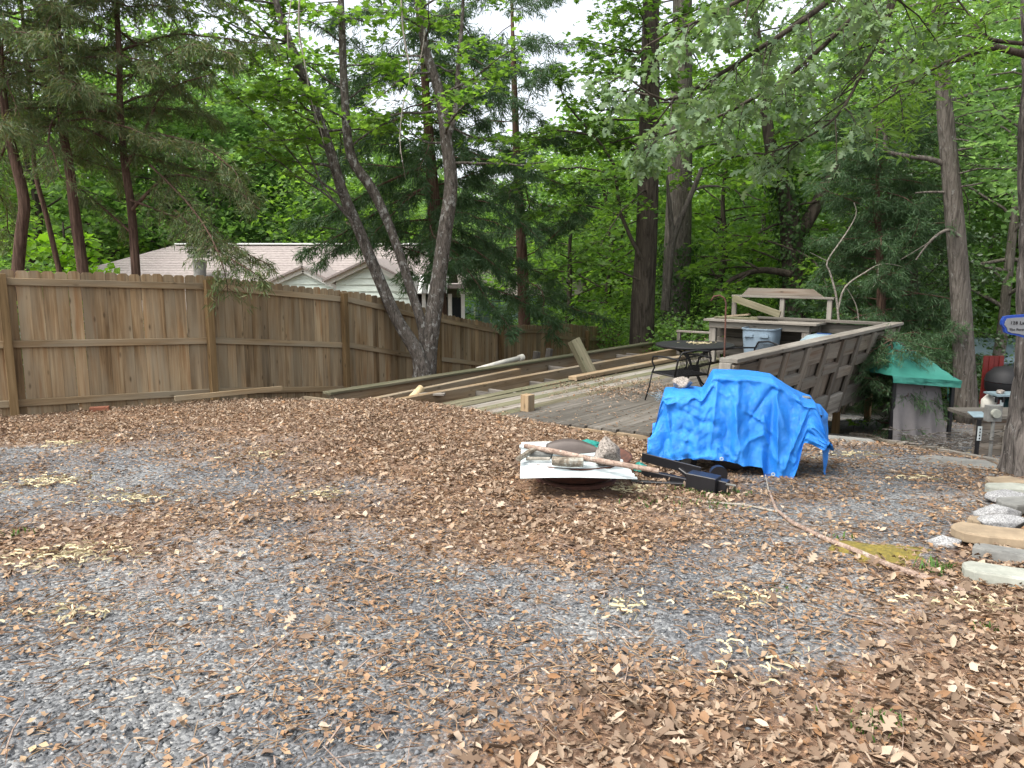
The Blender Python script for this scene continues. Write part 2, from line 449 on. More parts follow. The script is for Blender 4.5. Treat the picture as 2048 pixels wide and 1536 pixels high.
def shingle_mat():
    m, n, l, b = newmat('roof_shingles')
    tc = n.new('ShaderNodeTexCoord'); ge = n.new('ShaderNodeObjectInfo')
    g = noise(n, l, tc.outputs['Object'], 12, 5)
    r = ramp(n, [(.3, (.20, .172, .16)), (.7, (.285, .25, .235))]); l.new(g.outputs['Fac'], r.inputs['Fac'])
    val = math_n(n, l, 'ADD', math_n(n, l, 'MULTIPLY', ge.outputs['Random'], .12), .94)
    h = n.new('ShaderNodeHueSaturation'); l.new(val, h.inputs['Value']); l.new(r.outputs['Color'], h.inputs['Color'])
    l.new(h.outputs[0], b.inputs['Base Color']); b.inputs['Roughness'].default_value = .9
    return m
M_ROOF = shingle_mat()

def tarp_mat():
    m, n, l, b = newmat('blue_tarp')
    tc = n.new('ShaderNodeTexCoord')
    g = noise(n, l, tc.outputs['Object'], 3, 5)
    r = ramp(n, [(.3, (.010, .16, .55)), (.7, (.022, .232, .70))]); l.new(g.outputs['Fac'], r.inputs['Fac'])
    l.new(r.outputs['Color'], b.inputs['Base Color']); b.inputs['Roughness'].default_value = .42
    b.inputs['Specular IOR Level'].default_value = .45
    v = n.new('ShaderNodeTexVoronoi'); v.feature = 'DISTANCE_TO_EDGE'; v.inputs['Scale'].default_value = 13
    g2 = noise(n, l, tc.outputs['Object'], 14, 5, .6, 1.5)
    l.new(mixc(n, l, .25, tc.outputs['Object'], g2.outputs['Color']), v.inputs['Vector'])
    v2 = n.new('ShaderNodeTexVoronoi'); v2.feature = 'DISTANCE_TO_EDGE'; v2.inputs['Scale'].default_value = 34
    l.new(mixc(n, l, .12, tc.outputs['Object'], g2.outputs['Color']), v2.inputs['Vector'])
    hgt = math_n(n, l, 'ADD', math_n(n, l, 'MINIMUM', v.outputs['Distance'], .16), math_n(n, l, 'MULTIPLY', math_n(n, l, 'MINIMUM', v2.outputs['Distance'], .2), .35))
    hgt = math_n(n, l, 'ADD', hgt, math_n(n, l, 'MULTIPLY', g2.outputs['Fac'], .12))
    bump(n, l, b, hgt, .45, .06)
    return m
M_TARP = tarp_mat()

def ground_mat():
    m, n, l, b = newmat('gravel_ground')
    tc = n.new('ShaderNodeTexCoord')
    at = n.new('ShaderNodeAttribute'); at.attribute_name = 'litter'
    v = n.new('ShaderNodeTexVoronoi'); v.inputs['Scale'].default_value = 75
    l.new(tc.outputs['Object'], v.inputs['Vector'])
    sp = n.new('ShaderNodeSeparateColor'); l.new(v.outputs['Color'], sp.inputs[0])
    r = ramp(n, [(0, (.06, .063, .066)), (.5, (.125, .13, .134)), (.85, (.19, .195, .198)), (1, (.28, .28, .27))])
    l.new(sp.outputs[0], r.inputs['Fac'])
    g = noise(n, l, tc.outputs['Object'], 60, 5, .7)
    r2 = ramp(n, [(.3, (.085, .05, .03)), (.5, (.17, .105, .068)), (.7, (.27, .185, .125))]); l.new(g.outputs['Fac'], r2.inputs['Fac'])
    big = noise(n, l, tc.outputs['Object'], 2.3, 6, .7)
    f = math_n(n, l, 'ADD', at.outputs['Fac'], math_n(n, l, 'MULTIPLY', math_n(n, l, 'SUBTRACT', big.outputs['Fac'], .5), 1.2))
    f = math_n(n, l, 'ADD', f, math_n(n, l, 'MULTIPLY', math_n(n, l, 'SUBTRACT', g.outputs['Fac'], .5), 1.6))
    fr = ramp(n, [(.3, (0, 0, 0)), (.75, (1, 1, 1))]); l.new(f, fr.inputs['Fac'])
    c = mixc(n, l, fr.outputs['Color'], r.outputs['Color'], r2.outputs['Color'])
    pn = noise(n, l, tc.outputs['Object'], .9, 4, .6)
    pr = ramp(n, [(.36, (.72, .72, .74)), (.5, (1, 1, 1)), (.64, (1.35, 1.33, 1.28))]); l.new(pn.outputs['Fac'], pr.inputs['Fac'])
    c = mixc(n, l, 1.0, c, pr.outputs['Color'], 'MULTIPLY')
    l.new(c, b.inputs['Base Color']); b.inputs['Roughness'].default_value = .9; b.inputs['Specular IOR Level'].default_value = .2
    h = math_n(n, l, 'ADD', math_n(n, l, 'MULTIPLY', v.outputs['Distance'], -.6), g.outputs['Fac'])
    bump(n, l, b, h, .8, .012)
    return m
M_GROUND = ground_mat()

# ------------------------------------------------------------------ litter map
TBL_Y = np.array([780, 850, 900, 950, 1000, 1050, 1100, 1150, 1200, 1300, 1400, 1500, 1620])
TBL = np.array([[1, 1, 1, 1, 1, 1, .5, .5, .5], [.85, .8, .85, .9, 1, 1, .4, .3, .4], [.25, .3, .6, 1, 1, 1, .8, .1, .2],
 [.1, .05, .3, .75, 1, .95, .3, .05, .2], [.15, .1, .2, .45, .9, .9, .35, .05, .35], [.7, .6, .5, .6, .85, .8, .3, .1, .45],
 [.6, .6, .35, .25, .4, .4, .2, .3, .7], [.3, .35, .3, .2, .25, .2, .15, .55, .85], [.1, .25, .35, .18, .2, .1, .1, .45, .95],
 [.06, .15, .3, .15, .2, .3, .2, .7, .95], [.08, .15, .15, .12, .5, .85, .6, .85, .95], [.1, .15, .1, .15, .85, 1, .95, .95, 1],
 [.1, .15, .1, .2, .9, 1, 1, 1, 1]])
def litter_at(x, y):
    px, py = project(x, np.maximum(y, .8), np.minimum(zg(x, y), .05))
    wx = px + (fbm(x * 1.3, y * 1.3, 21) - .5) * 240
    wy = np.clip(py + (fbm(x * 1.3, y * 1.3, 31) - .5) * 90, 780, 1620)
    fx = np.clip(wx / 256, 0, 7.999); ix = fx.astype(int); fx = fx - ix
    iy = np.clip(np.searchsorted(TBL_Y, wy, 'right') - 1, 0, len(TBL_Y) - 2)
    fy = (wy - TBL_Y[iy]) / (TBL_Y[iy + 1] - TBL_Y[iy])
    m = (TBL[iy, ix] * (1 - fx) + TBL[iy, ix + 1] * fx) * (1 - fy) + (TBL[iy + 1, ix] * (1 - fx) + TBL[iy + 1, ix + 1] * fx) * fy
    m = m + (fbm(x * 2.2, y * 2.2, 5) - .5) * .5
    return np.clip(m, 0, 1)

# ------------------------------------------------------------------ ground sheet
def axis_coords(lo, hi, fine_lo, fine_hi, step, grow=1.25):
    a = list(np.arange(fine_lo, fine_hi, step))
    s, x = step, a[-1]
    while x < hi: s *= grow; x += s; a.append(x)
    s, x = step, a[0]
    while x > lo: s *= grow; x -= s; a.insert(0, x)
    return np.array(a)
gx = axis_coords(-250, 250, -8.5, 9, .06)
gy = axis_coords(-60, 350, 1.2, 13, .06)
GX, GY = np.meshgrid(gx, gy)
LIT = litter_at(GX.ravel(), GY.ravel()).reshape(GX.shape)
near = np.clip(1.3 - np.hypot(GX, GY) / 25, 0, 1)
GZ = zg(GX, GY) + ((fbm(GX * 6, GY * 6, 9) - .5) * .022 + LIT * (fbm(GX * 9, GY * 9, 11) - .3) * .03) * near
nx, ny = len(gx), len(gy)
idx = np.arange(nx * ny).reshape(ny, nx)
GF = np.stack([idx[:-1, :-1], idx[:-1, 1:], idx[1:, 1:], idx[1:, :-1]], -1).reshape(-1, 4)
me = fast_mesh('ground', np.stack([GX, GY, GZ], -1).reshape(-1, 3), GF, True)
at_ = me.attributes.new('litter', 'FLOAT', 'POINT')
at_.data.foreach_set('value', LIT.ravel().astype(np.float32))
ground = link('ground', me, M_GROUND)
tag(ground, kind='structure')

# ------------------------------------------------------------------ wooden fence
FP = [(-8.3, 8.15, 1.55)] + [tuple(P(*q)) for q in ((2, 548, 9.4), (415, 560, 10.95), (688, 587, 12.88), (876, 630, 14.91), (1003, 655, 17.04), (1098, 655, 19.19), (1175, 662, 21.32), (1236, 666, 23.47))]
fence = thing('wooden_fence', (FP[1][0], FP[1][1], -.3), 'tall weathered dog-eared picket fence running downhill along the left', 'fence')
def picket_mesh(w, h):
    c = .028
    o = [(-w / 2, 0), (w / 2, 0), (w / 2, h - c), (w / 2 - c, h), (-w / 2 + c, h), (-w / 2, h - c)]
    V = [(x, -.008, z) for x, z in o] + [(x, .008, z) for x, z in o]
    F = [[0, 1, 2, 3, 4, 5], [11, 10, 9, 8, 7, 6]] + [[i, i + 6, (i + 1) % 6 + 6, (i + 1) % 6] for i in range(6)]
    me = mesh('picket', V, F); me.materials.append(M_FENCE)
    return me
PK = [picket_mesh(w, 1.83) for w in (.1405, .1415, .1425)]
for i in range(len(FP) - 1):
    a, b = Vector(FP[i]), Vector(FP[i + 1])
    d2 = Vector((b.x - a.x, b.y - a.y, 0)); L = d2.length; d2.normalize()
    nrm = Vector((-d2.y, d2.x, 0))
    if nrm.y < 0: nrm = -nrm
    ang = math.atan2(d2.y, d2.x)
    n = round(L / .1435)
    low = .14 if i >= 6 else 0
    for k in range(n):
        t = (k + .5) / n
        p = a.lerp(b, t) + nrm * (.075 + random.uniform(-.002, .004))
        top = p.z + .055 + low * .6 + (random.uniform(-.012, .012))
        if i == 3: top += .05 * math.sin(t * 3.1)
        M = Matrix.Translation((p.x, p.y, top - 1.83)) @ Matrix.Rotation(ang + random.uniform(-.012, .012), 4, 'Z') @ Matrix.Rotation(random.uniform(-.003, .003), 4, 'Y')
        link('picket', random.choice(PK), None, fence, M)
    for off in (.09 + low, .86, 1.60):
        board('rail', a + nrm * .045 + Vector((0, 0, -off)) + d2 * .05, b + nrm * .045 + Vector((0, 0, -off)) - d2 * .05, .038, .089, M_RAIL, fence)
for i, q in enumerate(FP):
    z0 = float(zg(q[0], q[1])) - .15
    d = Vector((FP[min(i + 1, 8)][0] - FP[max(i - 1, 0)][0], FP[min(i + 1, 8)][1] - FP[max(i - 1, 0)][1], 0)).normalized()
    board('post', (q[0], q[1], z0), (q[0], q[1], q[2] + .005), .095, .095, M_POST, fence, up=d)

# ------------------------------------------------------------------ deck
deck = thing('wooden_deck', D(3, -2, DZ), 'low weathered plank deck with flared panel railing, partly stripped to joists', 'deck')
pw = .188
for k in range(18):
    v = -.33 - k * (pw + .006)
    u0, u1 = .205 * v + random.uniform(-.02, .02), 7.0 + random.uniform(-.05, .05)
    if k in (9, 14): u1 = 4.4
    mt = M_OLD if k < 13 else (M_MOSSY if k % 2 else M_OLDER)
    if k % 3 == 0:
        um = random.uniform(2.0, 5)
        um = min(um, u1 - .5)
        board('plank', D(u0, v, DZ - .019 + random.uniform(-.003, .003)), D(um - .004, v, DZ - .019), pw, .038, mt, deck)
        board('plank', D(um + .004, v, DZ - .019), D(u1, v, DZ - .019 + random.uniform(-.003, .003)), pw, .038, mt, deck)
    else:
        board('plank', D(u0, v, DZ - .019 + random.uniform(-.004, .004)), D(u1, v, DZ - .019 + random.uniform(-.004, .004)), pw, .038, mt, deck, wob=.002)
board('rim_joist', D(-.05, -.27, DZ - .14), D(.205 * -5.85 + .01, -5.85, DZ - .10), .045, .20, M_TIMBER, deck)
for u in (1.2, 2.6, 4.0, 5.4, 6.8):
    board('joist', D(u, -.3, DZ - .135), D(u, -5.4, DZ - .135), .045, .18, M_OLD, deck)
# the stripped strip on the left: beam with cap board, bare stringers
board('edge_beam', D(-1.02, -5.45, -.345), D(8.0, -5.5, -.345), .09, .29, M_TIMBER, deck)
board('cap_board', D(-1.10, -5.45, -.18), D(8.05, -5.5, -.18), .19, .038, M_MOSSY, deck)
board('stringer', D(-.75, -4.95, -.33), D(2.6, -5.0, -.25), .10, .16, M_TIMBER, deck)
board('stringer', D(-.62, -4.52, -.33), D(7.9, -4.45, -.27), .12, .22, M_TIMBER, deck)
board('stringer', D(-.45, -4.05, -.34), D(7.9, -4.0, -.29), .18, .08, M_MOSSY, deck)
for u in (.9, 2.2, 5.2, 6.4):
    board('blocking', D(u, -5.4, -.36), D(u + .02, -4.1, -.36), .045, .14, M_OLD, deck)
for (u, v) in ((.4, -.45), (5.1, -.42), (.6, -4.4), (5.1, -3.6), (6.9, -.42), (3, -5.4), (6.6, -5.4)):
    p = D(u, v, 0); z0 = float(zg(p[0], p[1])) - .1
    board('support_post', (p[0], p[1], z0), (p[0], p[1], DZ - .05 if v > -4 else -.45), .10, .10, M_POST if u > 5 else M_OLD, deck, up=(DU[0], DU[1], 0))
# flared railing: ribs, weave of short boards, cap
def R_(u, h, out=0):      # h from 0 (foot) to 1 (cap); the panel leans outwards
    lean = Vector((DV[0], DV[1], 0))
    p = Vector(D(u, -.27 + .27 * h, -.6 + 1.2 * h))
    nn = Vector((DV[0] * 1.2, DV[1] * 1.2, -.27)).normalized()
    return p + nn * out
LNN = Vector((DV[0] * 1.2, DV[1] * 1.2, -.27)).normalized()
UPV = (R_(0, 1) - R_(0, 0)).normalized()
NB = 9
for k in range(NB + 1):
    u = .0 + k * 6.6 / NB
    board('rib', R_(u, .0, .06), R_(u, .985, .06), .14, .04, M_RAILP, deck, up=LNN, wob=.006)
for k in range(NB):
    u0, u1 = k * 6.6 / NB, (k + 1) * 6.6 / NB
    um = (u0 + u1) / 2
    for j, (ua, ub) in enumerate(((u0 + .003, um - .002), (um + .002, u1 - .003))):
        c = (ua + ub) / 2
        board('back_board', R_(c, .03, .0), R_(c, .98, .0), ub - ua, .03, M_RAILP, deck, up=LNN)
    hi = .56 if k % 2 else .66
    board('weave_board', R_(u0 + .072, .86, .03), R_(u1 - .072, .86, .03), .035, .24, M_RAILP, deck, up=UPV)
    board('weave_board', R_(u0 + .072, hi, .055), R_(u1 - .072, hi, .055), .07, .13, M_RAILP, deck, up=UPV)
    board('weave_board', R_(u0 + .072, .15 if k % 2 else .19, .055), R_(u1 - .072, .15 if k % 2 else .19, .055), .06, .30, M_OLDER, deck, up=UPV)
board('railing_cap', D(-.06, .0, .615), D(3.3, .0, .615), .20, .045, M_OLDER, deck)
board('railing_cap', D(3.305, .0, .612), D(6.72, .0, .612), .20, .045, M_OLDER, deck)
board('newel_post', D(-.05, -.02, -.5), D(-.05, -.02, .59), .13, .10, M_OLDER, deck, up=(DU[0], DU[1], 0))
# far railing
board('railing_cap', D(6.68, -.11, .60), D(6.75, -2.4, .60), .20, .045, M_OLD, deck)
for k, z in enumerate((.47, .29, .11, -.07)):
    board('back_board', D(6.72, -.05, z), D(6.76, -3.3, z), .03, .165, M_OLD, deck)
for v in (-.12, -1.3, -2.4):
    board('rib', D(6.66, v, -.3), D(6.66, v, .575), .09, .09, M_OLD, deck, up=(DU[0], DU[1], 0))
for v in (-3.3, -4.2):                                        # low end rail left of the bar
    board('rib', D(6.9, v, -.25), D(6.9, v, .22), .07, .07, M_OLD, deck, up=(DU[0], DU[1], 0))
board('end_rail', D(6.9, -3.2, .24), D(6.9, -4.25, .24), .09, .04, M_OLDER, deck)

# serving bar
bar = thing('serving_bar', D(6.5, -2.2, DZ), 'weathered wooden serving bar with chamfered shelf board above, at the far end of the deck', 'bar counter')
BZ = .56
for v in (-3.14, -1.37):
    board('leg', D(6.25, v, DZ), D(6.25, v, BZ - .06), .13, .09, M_OLDER, bar, up=(DU[0], DU[1], 0))
    board('leg', D(6.95, v, DZ), D(6.95, v, BZ - .06), .10, .09, M_OLD, bar, up=(DU[0], DU[1], 0))
for j, u in enumerate((6.19, 6.385, 6.58, 6.775, 6.97)):
    board('counter_board', D(u, -3.28, BZ), D(u, -1.15, BZ + random.uniform(-.004, .004)), .185, .04, M_OLDER if j < 2 else M_OLD, bar)
board('apron', D(6.20, -3.2, BZ - .085), D(6.20, -1.3, BZ - .085), .035, .12, M_OLDER, bar)
board('apron', D(6.25, -1.3, BZ - .085), D(6.98, -1.3, BZ - .085), .035, .12, M_OLD, bar)
board('lower_shelf_board', D(6.9, -3.1, .02), D(6.9, -1.4, .02), .16, .035, M_OLD, bar)
board('lower_shelf_board', D(6.98, -3.1, .2), D(6.98, -1.4, .2), .03, .2, M_OLD, bar)
u_b = 6.85
for v in (-3.0, -2.05, -1.18):
    board('shelf_post', D(u_b, v, BZ + .02), D(u_b, v, BZ + .42), .085, .06, M_OLDER, bar, up=(DU[0], DU[1], 0))
board('shelf_rail', D(u_b, -3.04, BZ + .44), D(u_b, -1.1, BZ + .44), .12, .04, M_OLDER, bar)
prof = [(-2.85, BZ + .462), (-1.3, BZ + .462), (-1.5, BZ + .60), (-2.72, BZ + .60)]
mb = MB()
mb.add([D(u_b - .02, v, z) for v, z in prof] + [D(u_b + .02, v, z) for v, z in prof],
       [[0, 1, 2, 3], [7, 6, 5, 4], [0, 4, 5, 1], [1, 5, 6, 2], [2, 6, 7, 3], [3, 7, 4, 0]])
o_ = mb.V; cx = Vector(D(u_b, -2.1, BZ + .5))
axis = Matrix((Vector((DV[0], DV[1], 0)), Vector((DU[0], DU[1], 0)), Vector((0, 0, 1)))).transposed().to_4x4(); axis.translation = cx
inv = axis.inverted(); mb.V = [tuple(inv @ Vector(v)) for v in mb.V]
mb.build('crest_board', M_RAILP, bar, axis)
def loose(p0, p1, w, h, mat, label, name='loose_board', cat='board', up=(0, 0, 1), group=None):
    o = board(name, p0, p1, w, h, mat, None, up)
    return tag(o, label, cat, group)
loose(D(6.72, -2.98, BZ + .40), D(6.5, -1.95, BZ + .13), .03, .13, M_MOSSY, 'mossy board slanting down from the bar shelf post')
loose(D(6.33, -3.15, BZ + .042), D(6.48, -2.0, BZ + .042), .14, .036, M_MOSSY, 'lichen-stained loose board lying flat on the bar, left end')
loose(D(6.30, -2.3, BZ + .078), D(6.66, -1.2, BZ + .042), .14, .036, M_OLD, 'dark grey loose board lying across the bar, right side')
loose(D(6.72, -2.6, BZ + .042), D(6.70, -1.35, BZ + .042), .12, .036, M_MOSSY, 'yellowish loose board behind the other boards on the bar')
loose(D(6.56, -3.1, BZ + .042), D(6.66, -2.6, BZ + .1), .18, .03, M_TIMBER, 'short tan board propped at the left back of the bar')

# loose timber on the deck
loose(D(2.4, -3.72, -.20), D(6.2, -3.72, -.20), .16, .06, M_TIMBER, 'yellowish loose plank lying lengthwise at the edge of the deck boards')
q0, q1 = P(1182, 750, 12.9), P(1147, 680, 13.0)
loose(q0, q1, .19, .13, M_MOSSY, 'short mossy timber post leaning beside the long beam', 'leaning_post', 'post', up=(.6, -.8, 0))
q0 = P(1055, 815, 9.72); loose(q0 - np.array([0, 0, .05]), (q0[0], q0[1], q0[2] + .17), .13, .13, M_TIMBER, 'short square post stub on the front edge of the deck', 'post_stub', 'post', up=(DU[0], DU[1], 0))
for (px, py, F, lab) in ((1064, 706, 15.6, 'small dark stake end behind the beam, the nearer to the white pipe'), (1090, 700, 16.3, 'small dark stake end behind the beam, next to the tall leaning post')):
    q = P(px, py, F); loose((q[0], q[1] + .05, q[2] - .8), (q[0] + .1, q[1], q[2] + .03), .12, .10, M_OLD, lab, 'stake', 'stake', up=(DU[0], DU[1], 0))
loose(D(-.1, -4.7, -.235), D(.14, -4.35, -.235), .12, .03, M_OLDER, 'small offcut of board lying across the bare stringers', 'board_offcut', 'board')
q0, q1 = P(350, 806, 10.2), P(565, 790, 11.0)
loose(q0 + np.array([0, 0, .06]), q1 + np.array([0, 0, .1]), .035, .07, M_RAIL, 'thin lath leaning against the foot of the fence', 'wooden_lath', 'board')
q = P(200, 832, 9.75); mb = MB().box((0, 0, .02), (.22, .12, .06)); tag(mb.build('clay_brick', M_BRICK, None, Matrix.Translation((q[0], q[1], float(zg(q[0], q[1])) + .02)) @ Matrix.Rotation(.4, 4, 'Z')), 'broken reddish brick in the leaves at the foot of the fence', 'brick')
# pvc pipe
pp = thing('plastic_pipe', P(968, 735, 13.6), 'dirty white plastic pipe with collar resting on the long beam', 'pipe')
o0 = Vector(P(968, 735, 13.6))
a, b = Vector(P(955, 739, 13.4)) - o0, Vector(P(1044, 715, 14.3)) - o0
MB().tube([a, a.lerp(b, .5) + Vector((0, 0, .01)), b], .045, 12).build('pipe_tube', M_PVC, pp, smooth=True)
dd = (b - a).normalized()
MB().lathe([(.047, -.0), (.062, .0), (.062, .11), (.05, .11), (.035, .02)], 14).build('collar', M_PVC, pp, Matrix.Translation(o0) @ Matrix.Translation(b - dd * .09) @ dd.to_track_quat('Z', 'Y').to_matrix().to_4x4())
o0 = Vector(P(832, 790, 10.9))
stub = thing('cut_pole', o0, 'pale cut pole end sticking up beside the long beam', 'pole')
a, b = Vector(P(820, 800, 10.8)) - o0, Vector(P(843, 776, 11.0)) - o0
MB().tube([a, b], .055, 12).build('stem', M_TAN, stub, smooth=True)
MB().tube([b + (b - a).normalized() * .001, b + (b - a).normalized() * .004], .035, 10).build('cut_end', M_SLATE_B, stub)

# ------------------------------------------------------------------ garden table and chairs
tb = Vector((2.62, 11.0, DZ))
table = thing('garden_table', tb, 'round black metal garden table with leaves on its top', 'table')
MB().lathe([(0, .69), (.53, .69), (.55, .70), (.555, .715), (.55, .728), (.53, .722), (0, .722)], 48).build('tabletop', M_IRON, table)
for k in range(4):
    th = .5 + k * math.pi / 2
    c, s_ = math.cos(th), math.sin(th)
    MB().tube([(c * r, s_ * r, z) for r, z in ((.34, .0), (.30, .05), (.16, .16), (.06, .30), (.055, .42), (.10, .52), (.22, .62), (.38, .69))], .014, 8).build('leg', M_IRON, table, smooth=True)
MB().lathe([(.075, .28), (.085, .30), (.085, .40), (.075, .42)], 20).build('collar', M_IRON, table)
def chair(loc, rz, label, proto=None):
    t = thing('garden_chair', loc, label, 'chair', rz, 'black metal garden chairs')
    if proto:
        for ch in proto.children:
            c = ch.copy(); COL.objects.link(c); c.parent = t
        return t
    w, dp, sh = .27, .25, .40
    f = MB()
    f.tube([(-w, -dp, sh), (w, -dp, sh), (w, dp, sh), (-w, dp, sh), (-w, -dp, sh)], .013, 6)
    f.build('seat_frame', M_IRON, t, smooth=True)
    g = MB()
    for k in range(26): x = -w + .52 * (k + .5) / 26; g.tube([(x, -dp, sh), (x, dp, sh)], .0035, 4)
    for k in range(24): y = -dp + .48 * (k + .5) / 24; g.tube([(-w, y, sh - .004), (w, y, sh - .004)], .0035, 4)
    g.build('seat_mesh', M_IRON, t)
    f = MB(); f.tube([(-w, dp, sh), (-w, dp + .06, .62), (-w + .05, dp + .08, .72), (0, dp + .09, .745), (w - .05, dp + .08, .72), (w, dp + .06, .62), (w, dp, sh)], .013, 6)
    f.build('back_frame', M_IRON, t, smooth=True)
    g = MB()
    for k in range(22): x = -w + .5 * (k + .5) / 22; g.tube([(x, dp, sh), (x, dp + .06, .62), (x * .92, dp + .08, .72)], .0035, 4)
    for k in range(18): z = sh + .31 * (k + .5) / 18; y = dp + .06 + (z - .62) * .22; g.tube([(-w, y, z), (w, y, z)], .0035, 4)
    g.build('back_mesh', M_IRON, t)
    for sx in (-1, 1):
        MB().tube([(sx * w, dp + .06, .63), (sx * (w + .02), 0, .64), (sx * (w + .02), -dp + .04, .62), (sx * (w + .02), -dp + .02, .55), (sx * w, -dp + .05, .47), (sx * w, -dp, sh)], .012, 6).build('armrest', M_IRON, t, smooth=True)
        MB().tube([(sx * w, -dp, sh), (sx * (w + .03), -dp - .02, .2), (sx * (w + .05), -dp - .08, 0)], .011, 6).build('leg', M_IRON, t, smooth=True)
        MB().tube([(sx * w, dp, sh), (sx * (w + .03), dp + .04, .2), (sx * (w + .05), dp + .10, 0)], .011, 6).build('leg', M_IRON, t, smooth=True)
    return t
ch0 = chair((2.27, 10.32, DZ), math.radians(205), 'black mesh garden chair nearest, tucked under the round table')
chair((3.42, 11.05, DZ), math.radians(-70), 'black metal garden chair behind the round table, in front of the grey bin', ch0)
# shepherd hook on the railing post
o0 = Vector(D(-.02, -.06, .45))
hk = thing('hook_pole', o0, 'thin rusty hooked pole clamped to the near railing post', 'pole')
tp = Vector(P(1452, 606, 8.15)) - o0
MB().tube([(0, 0, 0), tp * .5, tp, tp + Vector((-.02, 0, .05)), tp + Vector((-.07, 0, .08)), tp + Vector((-.13, 0, .07)), tp + Vector((-.16, 0, .02))], .009, 6).build('shaft', M_RUST, hk, smooth=True)
MB().lathe([(.03, -.02), (.035, 0), (.03, .03)], 10).build('clamp', M_IRON, hk)

# bins
def bin_(loc, rz, label, body_m, lid_m, w, h, cat='bin'):
    t = thing('plastic_bin', loc, label, cat, rz)
    n = 28; V = []; F = []
    def ring(r, z): return [(r * (abs(math.cos(2 * math.pi * k / n)) ** .55) * (1 if math.cos(2 * math.pi * k / n) > 0 else -1), r * .85 * (abs(math.sin(2 * math.pi * k / n)) ** .55) * (1 if math.sin(2 * math.pi * k / n) > 0 else -1), z) for k in range(n)]
    prof = [(.38 * w, 0), (.47 * w, h * .8), (.47 * w, h - .03), (.5 * w, h - .025), (.5 * w, h), (.47 * w, h), (.36 * w, .03)]
    for r, z in prof: V += ring(r, z)
    for i in range(len(prof) - 1):
        for k in range(n): k2 = (k + 1) % n; F.append([i * n + k, i * n + k2, (i + 1) * n + k2, (i + 1) * n + k])
    F.append(list(range(n))[::-1]); F.append([(len(prof) - 1) * n + k for k in range(n)])
    link('body', mesh('bin_body', V, F), body_m, t)
    for s in (-1, 1): MB().box((0, 0, 0), (.16, .03, .045)).build('handle', body_m, t, wm(t) @ Matrix.Translation((s * .14, -.42 * w, h * .82)))
    if lid_m:
        V, F = [], []
        prof = [(.51 * w, h - .02), (.525 * w, h), (.52 * w, h + .02), (.46 * w, h + .05), (.40 * w, h + .09), (.25 * w, h + .115), (.02, h + .12)]
        for r, z in prof: V += ring(r, z)
        for i in range(len(prof) - 1):
            for k in range(n): k2 = (k + 1) % n; F.append([i * n + k, i * n + k2, (i + 1) * n + k2, (i + 1) * n + k])
        link('lid', mesh('bin_lid', V, F, True), lid_m, t)
        MB().box((0, 0, 0), (.22, .04, .02)).build('lid_handle', body_m, t, wm(t) @ Matrix.Translation((0, 0, h + .125)))
    return t
bin_(D(6.05, -2.1, DZ), math.radians(-38), 'open pale blue-grey plastic bin standing under the serving bar', M_GRAYBIN, None, .66, .72)
bin_(D(5.2, -.72, DZ), math.radians(-35), 'dark blue plastic bin with faded domed lid behind the railing', M_BLUEBIN, M_BLUELID, .66, .62)

# ------------------------------------------------------------------ covered grill
gc = G(1490, 952); gz = float(zg(gc[0], gc[1] + .35))
GO = Vector((gc[0], gc[1] + .32, gz)); GR = math.radians(-14)
grill = thing('barbecue_grill', GO, 'black wheeled barbecue grill mostly hidden under the blue tarp', 'grill', GR)
for sx, sy in ((.20, -.2), (.26, .22), (-.3, .22)):
    MB().tube([(sx, sy, .55), (sx + .05 * (1 if sx > 0 else -1), sy * 1.3, -.01)], .022, 8).build('leg', M_BLACK, grill)
MB().tube([(.44, -.17, .35), (.50, -.27, -.01)], .02, 8).build('leg', M_BLACK, grill)
for sx in (-.36, -.02):
    w_ = thing('wheel', (0, 0, 0), None, None); w_.parent = grill; w_.location = (sx - .05, -.12, .09)
    MB().tube([(0, -.025, 0), (0, .025, 0)], .095, 20).build('tyre', M_BLACK, w_)
    MB().tube([(0, -.03, 0), (0, .03, 0)], .045, 14).build('hub', M_SLATE_D, w_)
MB().lathe([(0, .02), (.12, .025), (.19, .07), (.20, .14), (.18, .16)], 24, (.0, -.02, 0)).build('gas_bottle', M_BROWNLEATHER, grill, smooth=True)
MB().box((0, 0, .55), (.56, .42, .30)).build('firebox', M_BLACK, grill)
MB().box((0, 0, .53), (1.24, .38, .03)).build('side_shelf', M_BLACK, grill)
def sst(a, b, x): t = np.clip((x - a) / (b - a), 0, 1); return t * t * (3 - 2 * t)
ns, nt = 190, 150
sv = np.linspace(-.70, .74, ns); tv = np.linspace(0, 1, nt)
SS, TT = np.meshgrid(sv, tv)
hood = sst(-.31, -.20, SS) * (1 - .9 * np.clip((SS - .27) / .33, 0, 1))
ztop = .69 + .175 * hood - .05 * sst(.0, .55, SS) + .015 * np.sin(SS * 11) * (1 - hood)
endf = np.maximum(sst(-.655, -.735, SS) if False else 1 - sst(-.695, -.615, SS), sst(.60, .735, SS))
hem = .15 - .02 * np.sin(SS * 7) + .0 * SS - .11 * sst(.20, .24, SS) * (1 - sst(.50, .56, SS)) + .18 * sst(.54, .6, SS)
hem_b = .2 + 0 * SS
